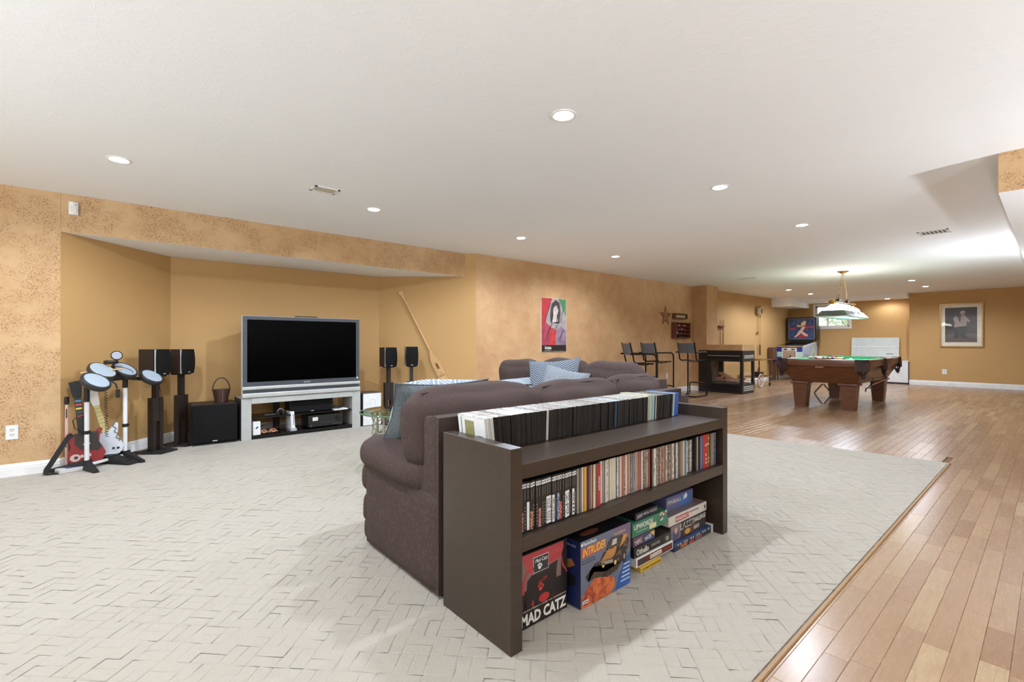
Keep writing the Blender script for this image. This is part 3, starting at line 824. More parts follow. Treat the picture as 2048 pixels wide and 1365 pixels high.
patch(it, 'cover_art', [(-.17, .002), (.02, .002), (.06, .03), (.05, .07), (.01, .085), (-.04, .1), (-.09, .105), (-.13, .08), (-.165, .05)], F1, mat_fire())
patch(it, 'cover_art', [(.06, .002), (.174, .002), (.174, .15), (.13, .115), (.085, .06)], F1, P((44, 84, 150), .35, grain=.15))
for i in range(5): patch(it, 'caption_print', rect(.10 + .006 * i, .168, .028 + .018 * i, .033 + .018 * i), F2, P((190, 206, 224), .4))
# the printed truck
tk = [((-.13, .105), (-.145, .13), (-.10, .16), (-.06, .15), (-.05, .1), (.0, .085), (.07, .09), (.10, .12), (.14, .15), (.165, .2), (.15, .235), (.09, .245), (.03, .23), (-.02, .2), (-.05, .17), (-.08, .17), (-.12, .145))]
patch(it, 'truck_art', list(tk[0]), F2, mat_truck())
patch(it, 'truck_art', [(-.045, .165), (.03, .158), (.055, .17), (.07, .2), (.04, .21), (.0, .2)], F3, P((168, 116, 62), .35, grain=.35))
patch(it, 'truck_art', [(.0, .205), (.04, .2), (.075, .212), (.09, .245), (.03, .25), (.005, .232)], F4, P((70, 58, 54), .3, grain=.3))
patch(it, 'truck_art', [(.03, .215), (.065, .215), (.07, .238), (.04, .24)], F5, P((190, 180, 172), .3))
patch(it, 'truck_art', [(-.04, .148), (.04, .138), (.04, .152), (-.038, .163)], F4, P((156, 146, 132), .3, grain=.3))
patch(it, 'truck_art', [(-.12, .112), (-.04, .098), (-.02, .115), (-.09, .135)], F3, P((70, 56, 46), .35)); patch(it, 'truck_art', [(.02, .09), (.08, .1), (.085, .12), (.03, .112)], F3, P((62, 50, 42), .35))
for u, v in ((-.028, .145), (.058, .132)): patch(it, 'truck_art', ell(u, v, .009, .011, 10), F4, P((206, 176, 92), .35))
patch(it, 'truck_art', ell(.125, .14, .018, .03, 12), F3, P((52, 40, 34), .4)); patch(it, 'truck_art', ell(.125, .14, .007, .013, 10), F4, P((150, 140, 130), .35))
patch(it, 'truck_art', [(.09, .19), (.13, .21), (.155, .235), (.12, .24)], F3, P((176, 120, 60), .35, grain=.5))
lettering(it, 'INTRUDER', ((-.088, F2[0][1], .236), (1, 0, .04), (0, 0, 1)), .155, .036, P((230, 172, 60), .35), .25, .02)
lettering(it, 'INTRUDER', ((-.090, F1[0][1], .235), (1, 0, .04), (0, 0, 1)), .161, .041, P((196, 52, 40), .35), .25, .04)
lettering(it, 'RadioShack', ((-.115, F1[0][1], .2705), F1[1], F1[2]), .085, .014, 'white'); patch(it, 'brand_mark', ell(-.168, .27, .006, .006, 12), F1, 'white')
lettering(it, 'Race-car performance', ((-.125, F1[0][1], .200), F1[1], F1[2]), .09, .007, P((52, 54, 66), .4)); lettering(it, 'radio-control truck', ((-.125, F1[0][1], .190), F1[1], F1[2]), .09, .007, P((52, 54, 66), .4))
lettering(it, 'MAXFORCE', ((.09, F3[0][1], .2585), F1[1], F1[2]), .09, .009, P((206, 176, 100), .4), .2)
patch(it, 'rating_plate', rect(-.165, -.128, .02, .033), F3, 'white'); lettering(it, '49 MHz', ((-.146, F4[0][1], .0265), F1[1], F1[2]), .03, .007, 'black')
L0 = leftside(it); L1 = leftside(it, .0008)
patch(it, 'side_art', rect(-.048, .048, .002, .282), L0, P((30, 40, 84), .35)); patch(it, 'side_art', [(-.04, .15), (-.01, .16), (.02, .18), (.0, .2), (-.03, .19)], L1, P((156, 104, 52), .35, grain=.3)); patch(it, 'side_art', [(-.045, .07), (.02, .09), (.03, .13), (-.03, .14)], L1, P((26, 24, 28), .35))
lettering(it, '60-4255', ((.0, L1[0][1], .262) if False else (L1[0][0], 0, .258), L1[1], L1[2]), .05, .009, P((150, 160, 190), .4))
patch(it, 'top_art', ell(-.06, 0, .06, .02, 12), topside(it), P((120, 66, 46), .4, grain=.3))

# stack of games, left pile (bottom to top)
GZ = CZ
yl = carton('card_game_box', 'flat yellow box at the very bottom of the left game pile', 1.965, 2.150, 1.318, 1.50, GZ, GZ + .024, P((200, 160, 46), .4))
lettering(yl, 'THE GREAT CANADIAN QUIZ', ((0, front(yl)[0][1], .012), (1, 0, 0), (0, 0, 1)), .16, .008, P((60, 44, 20), .4))
bd = carton('board_game_box', 'maroon board game box with white border, second from bottom, left pile', 1.945, 2.280, 1.330, 1.60, GZ + .0245, GZ + .0685, P((226, 222, 214), .4))
F0 = front(bd); F1 = front(bd, .0008)
patch(bd, 'cover_panel', rect(-.157, .158, .006, .038), F0, P((94, 40, 36), .4)); patch(bd, 'cover_panel', [(-.15, .022), (-.12, .036), (-.09, .022), (-.12, .008)], F1, P((52, 66, 84), .4)); patch(bd, 'cover_panel', rect(-.05, .055, .013, .032), F1, 'offwhite')
lettering(bd, 'PICTIONARY', ((.002, front(bd, .0014)[0][1], .0225), (1, 0, 0), (0, 0, 1)), .095, .011, P((150, 120, 96), .4)); lettering(bd, 'GAME', ((.11, F1[0][1], .022), (1, 0, 0), (0, 0, 1)), .06, .012, P((176, 60, 52), .4))
ot = carton('board_game_box', 'black Othello board game box, middle of the left game pile', 1.938, 2.275, 1.338, 1.60, GZ + .069, GZ + .118, P((38, 33, 30), .4))
lettering(ot, 'Othello', ((-.095, front(ot)[0][1], .024), (1, 0, 0), (0, 0, 1)), .105, .030, 'offwhite', 0, .015)
lettering(ot, 'A MINUTE TO LEARN', ((.02, front(ot)[0][1], .030), (1, 0, 0), (0, 0, 1)), .08, .005, P((180, 172, 160), .4)); lettering(ot, 'A LIFETIME TO MASTER', ((.02, front(ot)[0][1], .022), (1, 0, 0), (0, 0, 1)), .08, .005, P((180, 172, 160), .4))
patch(ot, 'cover_art', rect(.095, .16, .005, .044), front(ot), P((60, 56, 50), .4)); patch(ot, 'cover_art', ell(.128, .024, .014, .012, 14), front(ot, .0008), P((150, 150, 140), .4))
yz = carton('dice_game_box', 'purple and blue dice game box on the black Othello box', 1.944, 2.130, 1.345, 1.55, GZ + .1185, GZ + .163, P((98, 66, 84), .4))
F1 = front(yz, .0004)
patch(yz, 'cover_art', rect(.0, .09, .002, .042), F1, P((52, 62, 110), .4)); patch(yz, 'cover_art', [(.05, .042), (.09, .042), (.085, .015), (.065, .03)], front(yz, .001), P((210, 168, 70), .4))
lettering(yz, 'TRIPLE', ((-.055, front(yz, .001)[0][1], .022), (1, 0, .15), (-.15, 0, 1)), .06, .022, 'offwhite'); lettering(yz, 'YAHTZEE', ((.03, front(yz, .001)[0][1], .022), (1, 0, .1), (-.1, 0, 1)), .06, .02, 'offwhite')
up = carton('word_game_box', 'green word game box reading UPWORDS on the left game pile', 1.944, 2.262, 1.352, 1.60, GZ + .1635, GZ + .233, P((62, 118, 90), .4))
F1 = front(up); lettering(up, 'UPWORDS', ((-.062, F1[0][1], .046), (1, 0, 0), (0, 0, 1)), .165, .026, 'offwhite', 0, .02)
lettering(up, 'The 3-D word game', ((-.075, F1[0][1], .0205), (1, 0, 0), (0, 0, 1)), .10, .008, P((196, 214, 196), .4)); patch(up, 'price_sticker', rect(-.012, .05, .008, .032), F1, P((214, 204, 160), .4))
for i in range(9):
    a = random.Random(i); uu, vv = a.uniform(.075, .135), a.uniform(.02, .058); patch(up, 'cover_tile', [(uu, vv), (uu + .018, vv + .006), (uu + .016, vv + .015), (uu - .002, vv + .01)], front(up, .0004 + i * .0003), 'offwhite' if i % 3 else P((190, 80, 76), .4))
mp = carton('puzzle_box', 'black box reading METAL PUZZLES on top of the green word game', 1.985, 2.185, 1.362, 1.52, GZ + .2335, GZ + .272, P((34, 30, 36), .4))
lettering(mp, 'METAL PUZZLES', ((.03, front(mp)[0][1], .021), (1, 0, 0), (0, 0, 1)), .12, .013, P((196, 188, 196), .4)); patch(mp, 'brand_mark', [(-.09, .008), (-.04, .012), (-.04, .03), (-.085, .026)], front(mp), P((150, 130, 150), .4))
# right pile
bl = carton('board_game_box', 'flat dark blue board game box on the carpet, bottom of the right game pile', 2.292, 2.700, 1.330, 1.62, GZ, GZ + .042, P((44, 66, 104), .4))
F1 = front(bl); patch(bl, 'cover_panel', rect(-.2, .2, .003, .030), F1, P((48, 42, 42), .4, grain=.3))
for i in range(17): patch(bl, 'cover_mark', rect(-.19 + i * .0225, -.182 + i * .0225, .026, .036), front(bl, .0008), 'offwhite' if i % 3 else P((60, 100, 160), .4))
patch(bl, 'cover_panel', rect(-.14, -.07, .006, .024), front(bl, .0008), P((176, 96, 56), .4)); patch(bl, 'cover_panel', rect(.02, .09, .006, .024), front(bl, .0008), P((130, 84, 74), .4)); patch(bl, 'cover_panel', rect(-.05, .0, .004, .02), front(bl, .0008), P((170, 50, 44), .4))
ls = carton('laser_toy_box', 'dark box with outlined letters reading LASER CHALLENGE, right game pile', 2.290, 2.680, 1.352, 1.62, GZ + .0425, GZ + .130, P((56, 48, 46), .4))
F1 = front(ls); F2 = front(ls, .0008); F3 = front(ls, .0014)
patch(ls, 'cover_art', rect(-.19, -.09, .004, .084), F1, P((110, 96, 96), .4, grain=.5)); patch(ls, 'cover_art', [(-.17, .01), (-.13, .005), (-.11, .04), (-.14, .06), (-.17, .05)], F2, P((70, 74, 120), .4, grain=.3)); patch(ls, 'cover_art', ell(-.14, .055, .014, .018, 12), F3, P((206, 160, 140), .4))
patch(ls, 'cover_art', rect(-.06, .09, .004, .04), F1, P((96, 58, 40), .4)); patch(ls, 'cover_badge', ell(-.015, .022, .03, .015, 16), F2, P((206, 150, 66), .4))
lettering(ls, 'LASER', ((-.02, F2[0][1], .062), (1, 0, 0), (0, 0, 1)), .15, .034, 'offwhite', .1, .01); lettering(ls, 'CHALLENGE', ((.115, F2[0][1], .066), (1, 0, 0), (0, 0, 1)), .15, .026, 'offwhite', .1, .01); lettering(ls, 'LASER', ((-.02, F3[0][1], .062), (1, 0, 0), (0, 0, 1)), .14, .024, P((70, 58, 54), .4), .1); lettering(ls, 'RECOIL SET', ((.085, F2[0][1], .024), (1, 0, 0), (0, 0, 1)), .06, .02, 'offwhite')
mn = carton('board_game_box', 'long white board game box with red name bar reading MONOPOLY', 2.275, 2.690, 1.352, 1.62, GZ + .1305, GZ + .182, P((206, 196, 184), .4))
F1 = front(mn); patch(mn, 'name_bar', rect(-.14, .0, .012, .04), F1, P((176, 44, 44), .4)); lettering(mn, 'MONOPOLY', ((-.07, front(mn, .0008)[0][1], .026), (1, 0, 0), (0, 0, 1)), .13, .018, 'offwhite', 0, .01)
lettering(mn, 'PARKER BROTHERS REAL ESTATE TRADING GAME', ((.06, F1[0][1], .034), (1, 0, 0), (0, 0, 1)), .10, .006, P((120, 100, 90), .4)); patch(mn, 'brand_mark', ell(.185, .026, .009, .012, 14), F1, P((90, 84, 78), .4))
patch(mn, 'lid_art', rect(-.2, .2, -.13, .13), topside(mn), P((122, 106, 100), .4, grain=.15))
pb = carton('video_game_box', 'blue and lilac game box leaning on top of the white property game', 2.33, 2.62, 1.40, 1.55, GZ + .1825, GZ + .262, P((96, 96, 136), .4))
F1 = front(pb); patch(pb, 'cover_art', rect(.0, .1, .004, .07), F1, P((60, 100, 160), .4, grain=.2)); lettering(pb, 'PINBALL 3D', ((-.03, front(pb, .0008)[0][1], .05), (1, 0, 0), (0, 0, 1)), .2, .022, 'offwhite'); patch(pb, 'cover_badge', ell(.06, .055, .016, .014, 14), front(pb, .0008), 'offwhite')
kb = carton('picture_puzzle_box', 'small pale blue box lying between the metal puzzle box and the game pile', 2.19, 2.318, 1.375, 1.5, GZ + .2335, GZ + .268, P((150, 180, 210), .4)) if False else None
wt = carton('small_white_carton', 'small white carton with a round mark against the bookshelf end', 2.704, 2.718, 1.325, 1.40, CZ, .052, P((208, 206, 196), .4))
patch(wt, 'printed_mark', ell(0, .026, .014, .012, 14), leftside(wt), P((150, 156, 140), .4))

# ================================================================== SOFA
so = empty('sectional_sofa', (2.2, 2.4, CZ)); tag(so, 'large dark mole-grey sectional sofa backing onto the bookshelf', 'sofa')
SO = Matrix.Translation((-2.2, -2.4, -CZ))
def up(name, fn, mat='sofa', smooth=50):
    mb = MB(SO); fn(mb); return mb.build(name, mat, so, smooth)
# base blocks
up('base', lambda b: (b.soft((1.60, 2.12, .235), (1.0, .72, .43), .025, .004, 6), b.soft((2.62, 2.12, .235), (1.04, .72, .43), .025, .004, 6)))
up('base_extension', lambda b: b.soft((2.97, 3.20, .235), (.86, 1.40, .43), .025, .004, 6))
# side panel of the near end
up('side_panel', lambda b: (b.soft((1.115, 2.135, .235), (.05, .745, .43), .014, .004, 8), b.soft((1.118, 1.825, .61), (.05, .13, .36), .02, .004, 6)))
# rolled front of the footrest end
up('front_roll', lambda b: (b.soft((1.62, 2.555, .365), (1.03, .13, .19), .06, .012, 8, 1, .003), b.soft((1.62, 2.54, .20), (1.03, .10, .17), .04, .008, 8, 2, .003), b.soft((1.62, 2.53, .08), (1.03, .09, .13), .035, .006, 8, 3, .002)))
# back frame
def backf(b):
    pts = [(1.80, .0), (1.757, .0), (1.757, .775), (1.80, .782), (1.835, .76), (1.905, .46), (1.905, 0)]
    vs = [(1.095, y, .02 + z) for y, z in pts] + [(3.12, y, .02 + z) for y, z in pts]; k = len(pts)
    b.add(vs, [tuple(range(k)), tuple(reversed(range(k, 2 * k)))] + [(i, k + i, k + (i + 1) % k, (i + 1) % k) for i in range(k)])
up('back_frame', backf, smooth=30)
up('back_frame', lambda b: b.soft((3.36, 2.98, .425), (.20, 1.86, .83), .04, .006, 8))
up('corner_frame', lambda b: b.soft((3.21, 2.0, .38), (.36, .36, .72), .05, .006, 6))
# seats
up('seat_cushion', lambda b: b.soft((1.605, 2.235, .505), (1.06, .74, .19), .085, .03, 10, 4, .004))
up('seat_cushion', lambda b: b.soft((2.62, 2.235, .505), (.96, .72, .19), .08, .03, 10, 5, .004))
up('seat_cushion', lambda b: b.soft((2.92, 3.22, .505), (.72, 1.28, .19), .08, .03, 10, 6, .004))
# back cushions of the near run: three, leaning on the back frame
def bc(cx, w, seed, z=.70, h=.36, tilt=-9):
    T = SO @ Matrix.Translation((cx, 1.985, z)) @ Matrix.Rotation(R(tilt), 4, 'X')
    def fn(b): b.T = Matrix(); b.soft((0, 0, 0), (w, .22, h), .095, .028, 12, seed, .006, T)
    return fn
c1 = up('back_cushion', bc(1.475, .80, 11, .705, .37)); c2 = up('back_cushion', bc(2.24, .74, 12, .69, .36)); c3 = up('back_cushion', bc(2.86, .54, 13, .695, .36))
# seams over the cushion tops
for c, x0, x1, zz in ((c1, 1.12, 1.84, .884), (c2, 1.92, 2.58, .866), (c3, 2.62, 3.1, .87)):
    MB(SO).tube([(x0 + (x1 - x0) * i / 10, 1.955 + .004 * math.sin(i), zz + .012 * math.sin(PI * i / 10)) for i in range(11)], .004, 6).build('piping', 'sofa', c, 60)
# cushions of the far run, leaning on the frame along its outer side
def fc(cy, w, seed, z):
    T = SO @ Matrix.Translation((3.17, cy, z)) @ Matrix.Rotation(R(90), 4, 'Z') @ Matrix.Rotation(R(-8), 4, 'X') @ Matrix.Rotation(PI, 4, 'Z')
    def fn(b): b.T = Matrix(); b.soft((0, 0, 0), (w, .24, .42), .10, .03, 12, seed, .007, T)
    return fn
f1 = up('back_cushion', fc(2.38, .56, 15, .735)); f2 = up('back_cushion', fc(2.93, .56, 16, .745)); f3 = up('back_cushion', fc(3.50, .58, 17, .72))
MB(SO).tube([(3.04 + .03 * math.sin(i * .5), 2.50, .56 + .035 * i) for i in range(10)], .004, 6).build('piping', 'sofa', f1, 60)
for x, y in ((1.15, 1.80), (1.15, 2.46), (3.38, 2.1), (3.38, 3.8), (2.6, 3.8)): MB(SO).box((x, y, .012 + CZ / 2), (.05, .05, .024)).build('foot', 'black', so)

# ---- scatter cushions
def pillow(name, label, loc, nrm, roll, w, h, th, mat, mat2=None, seed=0):
    n = 18; vs = []; fs = []; mi = []
    rr = random.Random(seed); ph = [rr.uniform(0, 6) for _ in range(4)]
    for side in (1, -1):
        for i in range(n + 1):
            for j in range(n + 1):
                u, v = -1 + 2 * i / n, -1 + 2 * j / n
                e = ((1 - u * u) * (1 - v * v)) ** .42
                pin = 1 + .07 * (abs(u) ** 3) * (abs(v) ** 3)
                wav = .05 * math.sin(u * 4 + ph[0]) * math.sin(v * 3.5 + ph[1])
                dz = th / 2 * e * (1 + wav * 2)
                pull = 1 - .06 * (1 - abs(u * v)) * max(abs(u), abs(v)) ** 4
                vs.append((u * w / 2 * pull * pin, v * h / 2 * pull * pin, side * dz))
        o = 0 if side == 1 else (n + 1) ** 2
        for i in range(n):
            for j in range(n):
                a = o + i * (n + 1) + j; q = (a, a + n + 1, a + n + 2, a + 1)
                fs.append(q if side == 1 else tuple(reversed(q)))
    root = empty(name, loc)
    nz_ = Vector(nrm).normalized(); uy = (Vector((0, 0, 1)) - nz_ * nz_.z).normalized(); ux = uy.cross(nz_)
    root.rotation_euler = (Matrix((ux, uy, nz_)).transposed() @ Matrix.Rotation(R(roll), 3, 'Z')).to_euler()
    K = (n + 1) ** 2; half = len(fs) // 2
    MB().add(vs[:K], fs[:half]).build('cover_front', mat, root, 70)
    MB().add(vs[K:], [tuple(i - K for i in f) for f in fs[half:]]).build('cover_back', mat2 or mat, root, 70)
    ed = [(u, -1) for u in [-1 + 2 * i / n for i in range(n)]] + [(1, u) for u in [-1 + 2 * i / n for i in range(n)]] + [(u, 1) for u in [1 - 2 * i / n for i in range(n)]] + [(-1, u) for u in [1 - 2 * i / n for i in range(n)]]
    pts = []
    for u, v in ed:
        pin = 1 + .07 * (abs(u) ** 3) * (abs(v) ** 3); pull = 1 - .06 * (1 - abs(u * v)) * max(abs(u), abs(v)) ** 4
        pts.append((u * w / 2 * pull * pin, v * h / 2 * pull * pin, 0))
    MB().tube(pts, .0035, 6, 0, True).build('seam', mat2 or mat, root, 60)
    tag(root, label, 'cushion', 'scatter cushions on the sofa'); return root
pillow('scatter_cushion', 'big blue-grey herringbone cushion with plain grey back at the near sofa end', (1.375, 2.255, .735), (.12, .78, .60), 0, .50, .44, .25, 'pil_blue', 'pil_dark', 1)
pillow('scatter_cushion', 'slate herringbone cushion standing behind the plain grey cushion', (2.92, 2.84, .765), (-.80, -.38, .42), 5, .44, .44, .17, 'pil_her', None, 2)
pillow('scatter_cushion', 'plain mottled grey cushion in front of the slate herringbone one', (2.72, 2.55, .745), (-.72, -.58, .38), -14, .34, .36, .17, 'pil_light', None, 3)
pillow('scatter_cushion', 'pale striped cushion lying low on the far sofa seat', (2.72, 3.08, .675), (-.5, -.35, .8), 10, .40, .38, .15, 'pil_blue', None, 4)

# ================================================================== GLASS SIDE TABLE
gt = empty('side_table', (2.067, 3.936, CZ)); tag(gt, 'round glass side table on pale wrought-iron legs in front of the sofa', 'table')
RT = .375
MB().lathe([(.001, .482), (RT - .012, .482), (RT, .488), (RT, .494), (RT - .012, .500), (.001, .500)], 48).build('glass_top', 'topglass', gt, 30)
MB().tube([((RT - .002) * math.cos(2 * PI * i / 48), (RT - .002) * math.sin(2 * PI * i / 48), .491) for i in range(48)], .0075, 8, 0, True).build('glass_rim', P((96, 110, 84), .1), gt, 60)
ring = lambda r, z, t=.008: [(r * math.cos(2 * PI * i / 40), r * math.sin(2 * PI * i / 40), z) for i in range(40)]
MB().tube(ring(.27, .474), .009, 8, 0, True).build('top_ring', 'iron', gt, 60); MB().tube(ring(.262, .27), .008, 8, 0, True).build('lower_ring', 'iron', gt, 60)
for k in range(4):
    a = R(208) + k * PI / 2; T = Matrix.Translation((.278 * math.cos(a), .278 * math.sin(a), 0))
    MB().lathe([(.014, 0), (.020, .012), (.012, .03), (.019, .07), (.024, .09), (.014, .105), (.012, .12), (.026, .15), (.030, .168), (.020, .19), (.013, .205), (.010, .25), (.012, .27), (.015, .28), (.011, .3), (.011, .468), (.014, .474)], 14, 0, T).build('leg', 'iron', gt, 60)
    a2 = a + PI / 2; p = lambda t, z: (.268 * math.cos(a + (a2 - a) * t), .268 * math.sin(a + (a2 - a) * t), z)
    lat = MB(); lat.tube([p(.06, .46), p(.5, .37), p(.94, .28)], .006, 6); lat.tube([p(.06, .28), p(.5, .37), p(.94, .46)], .006, 6)
    lat.tube([p(.5 + .26 * math.cos(t * PI / 10), .37 + .075 * math.sin(t * PI / 10)) for t in range(20)], .005, 6, 0, True)
    lat.build('lattice', 'iron', gt, 60)
hoop = MB()
for s_ in (.12, .18): hoop.tube([(s_ * math.cos(2 * PI * i / 24), s_ * math.sin(2 * PI * i / 24), .474) for i in range(24)], .006, 6, 0, True)
hoop.build('centre_hoop', 'iron', gt, 60)

# ================================================================== TELEVISION AND STAND
TX0, TX1, TYF = 1.160, 2.552, 6.030
st = empty('tv_stand', ((TX0 + TX1) / 2, TYF, CZ)); tag(st, 'silver-framed television stand with smoked shelves in the niche', 'tv stand')
hw = (TX1 - TX0) / 2
def leg_x(sgn):
    b = MB(); x0 = sgn * hw; x1 = sgn * (hw - .105)
    b.prism(sorted([(x0, .0), (x1, .012), (x1, .36), (x0, .36)], key=lambda p: math.atan2(p[1] - .18, p[0] - (x0 + x1) / 2)), 0, .478); return b
for s_ in (-1, 1):
    l = leg_x(s_).build('leg', 'silver', st)
    MB().b2(min(s_ * (hw + .001), s_ * (hw + .004)), max(s_ * (hw + .001), s_ * (hw + .004)), .0, .36, 0, .478).build('side_cap', P((60, 62, 64), .4), l)
MB().prism([(-hw + .105, .0), (hw - .105, .0), (hw - .105, .40), (-hw + .105, .40)], .415, .478).build('top_frame', 'silver', st)
MB().b2(-hw + .106, hw - .106, .012, .40, .012, .046).build('bottom_shelf', 'blackgloss', st); MB().b2(-hw + .106, hw - .106, .03, .38, .235, .249).build('middle_shelf', 'blackgloss', st)
MB().b2(-.28, -.21, .33, .36, .046, .41).build('rear_column', 'blackmat', st)
tv = empty('television', ((TX0 + TX1) / 2, TYF, .4835)); tag(tv, 'wide silver rear-projection television with a dark screen on the silver stand', 'television')
tw = (2.540 - 1.160) / 2
MB().box((0, .036, .474), (2 * tw, .055, .95), 0, 0, .006).build('front_frame', 'silver', tv)
b = MB(); b.prism([(-tw + .02, .064), (tw - .02, .064), (tw * .55, .36), (-tw * .55, .36)], .02, .93); b.build('rear_housing', 'blackmat', tv)
bz = MB()
for (x0, x1, z0, z1) in ((-tw + .008, tw - .008, .905, .944), (-tw + .008, tw - .008, .135, .184), (-tw + .008, -tw + .052, .184, .905), (tw - .052, tw - .008, .184, .905)): bz.b2(x0, x1, -.002, .01, z0, z1)
bz.build('bezel', P((70, 72, 78), .35), tv)
MB().b2(-tw + .05, tw - .05, .003, .012, .182, .907).build('screen', plain((2, 2, 2), .2, spec=.06), tv)
lo = MB().box((0, .0, .115), (2 * tw, .018, .036), 0, 0, .006, seg=2).build('lower_bar', 'silver', tv)
MB().b2(-tw + .01, tw - .01, .0, .02, .058, .097).build('speaker_slot', P((60, 62, 66), .4), tv)
MB().box((0, -.004, .032), (2 * tw, .03, .05), 0, 0, .008, seg=2).build('lower_lip', 'silver', tv)
lettering(tv, 'SONY', ((.02, -.0022, .158), (1, 0, 0), (0, 0, 1)), .075, .013, 'white', 0, .01)
patch(tv, 'energy_sticker', rect(tw - .045, tw - .028, .165, .188), ((0, -.0022, 0), (1, 0, 0), (0, 0, 1)), 'white')
tag(MB().box((0, 0, .0065), (.26, .05, .013), 0, 0, .003).build('sensor_bar', 'black', None, None, (1.88, 6.08, .4835 + .9492)), 'thin black sensor bar lying on top of the television', 'sensor bar')

# things on the stand
ZS1, ZS2 = CZ + .0462, CZ + .2492
cs = empty('centre_speaker', (1.96, 6.10, ZS2)); tag(cs, 'wide black centre speaker on the upper shelf of the television stand', 'speaker')
MB().box((0, .12, .079), (.52, .22, .158), 0, 0, .004).build('cabinet', 'spk', cs); MB().box((0, .004, .079), (.50, .016, .148), 0, 0, .006).build('grille', 'grille', cs); MB().box((0, -.0045, .016), (.035, .002, .008)).build('badge', 'silver', cs)
rc = empty('receiver', (2.12, 6.075, ZS1)); tag(rc, 'black audio receiver with a paper sticker on the lower stand shelf', 'receiver')
MB().box((0, .15, .085), (.43, .28, .15), 0, 0, .003).build('body', 'black', rc); MB().box((0, .006, .086), (.43, .012, .145), 0, 0, .003).build('faceplate', P((34, 33, 33), .35), rc)
patch(rc, 'sticker', rect(-.165, -.10, .09, .135), ((0, -.0002, 0), (1, 0, 0), (0, 0, 1)), 'offwhite'); MB().cyl((.155, .0, .105), (.155, -.02, .105), .028, .026, 24).build('volume_knob', 'black', rc, 40)
for i in range(8): MB().box((-.05 + .022 * i, -.001, .062), (.010, .004, .004)).build('button', 'steel', rc)
for i in range(5): MB().cyl((.09 + .024 * i, 0, .036), (.09 + .024 * i, -.006, .036), .005, None, 10).build('socket', 'steel', rc)
MB().cyl((-.185, 0, .03), (-.185, -.008, .03), .008, None, 12).build('power_button', 'steel', rc)
for dx in (-.17, .17):
    MB().cyl((dx, .05, .0), (dx, .05, .011), .015, None, 12).build('foot', 'black', rc)
wii = empty('game_console', (1.725, 6.06, ZS1)); tag(wii, 'white upright game console in a grey cradle beside the receiver', 'game console')
MB(Matrix.Rotation(R(-3), 4, 'Y')).box((0, .1, .126), (.044, .20, .215), 0, 0, .004).build('body', 'white', wii); MB(Matrix.Rotation(R(-3), 4, 'Y')).b2(.006, .012, -.0015, .002, .07, .2).build('disc_slot', P((60, 64, 70), .3), wii)
MB().prism([(-.035, -.012), (.035, -.012), (.03, .2), (-.03, .2)], 0, .03).build('cradle', P((170, 172, 174), .4), wii); MB(Matrix.Rotation(R(-3), 4, 'Y')).b2(-.0225, .0225, -.003, .0, .03, .05).build('card_flap', 'offwhite', wii)
wb = carton('small_white_box', 'small white box with a dark emblem, left on the lower stand shelf', 1.285, 1.362, 6.055, 6.12, ZS1, ZS1 + .155, 'white')
patch(wb, 'emblem', [(-.018, .075), (.0, .07), (.01, .085), (.018, .095), (.004, .1), (-.004, .088)], front(wb), 'black')
for i, (cx, lb) in enumerate(((1.405, 'little orange-tan toy car left beside the small white box'), (1.505, 'little orange-tan toy car nearer the game console'))):
    tc = empty('toy_car', (cx, 6.09, ZS1)); tag(tc, lb, 'toy car', 'toy cars on the stand')
    MB().prism([(-.045, .012), (.045, .012), (.045, .026), (.03, .03), (.02, .048), (-.025, .048), (-.036, .03), (-.045, .028)], -.025, .025, 0, None, None, Matrix.Rotation(R(90), 4, 'X')).build('body', P((190, 130, 96), .4), tc)
    for sx in (-.028, .028):
        for sy in (-.026, .026): MB().cyl((sx, sy - .004, .012), (sx, sy + .004, .012), .012, None, 14).build('wheel', 'black', tc, 40)
    MB().b2(-.018, .014, -.0258, .0258, .032, .044).build('windows', P((60, 50, 46), .2), tc)
dk = empty('game_controller', (1.52, 6.10, ZS2)); tag(dk, 'dark game controller and headset lying on the upper stand shelf', 'controller')
MB().box((-.05, .0, .014), (.13, .06, .022), 0, 0, .008, seg=2).build('body', P((40, 38, 38), .4), dk, 40); MB().tube([(.07 + .035 * math.cos(t), 0.0, .038 + .035 * math.sin(t)) for t in [i * PI / 12 for i in range(13)]], .006, 8).build('headband', 'steel', dk, 60); MB().cyl((.04, -.01, .02), (.04, .012, .02), .019, None, 16).build('earpiece', 'black', dk, 40); MB().cyl((.1, -.01, .02), (.1, .012, .02), .019, None, 16).build('earpiece', 'black', dk, 40)
wi = empty('game_disc_case', (2.33, 6.09, ZS2)); tag(wi, 'thin white-edged case under a dark cap at the right of the upper shelf', 'case')
MB().box((-.03, .02, .008), (.18, .13, .016), 0, R(4), .002).build('case', 'white', wi); MB().ball((-.06, .03, .016), .055, 16, 8, 0, (1, .8, .75)).build('cap', 'blackmat', wi, 60)
cb = MB()
rr = random.Random(12)
for k in range(9):
    x0 = rr.uniform(1.35, 2.4); pts = []
    for i in range(9): pts.append((x0 + .09 * math.sin(i * .9 + k) + .02 * i - .08, 6.30 + .03 * math.cos(i * 1.3 + k * 2), CZ + .06 + .018 * i * (1 if k % 2 else .6)))
    cb.tube(pts, .004, 6)
tag(cb.build('cable_tangle', P((90, 56, 40), .5), None, 60), 'tangle of brown and dark cables behind the receiver', 'cable')

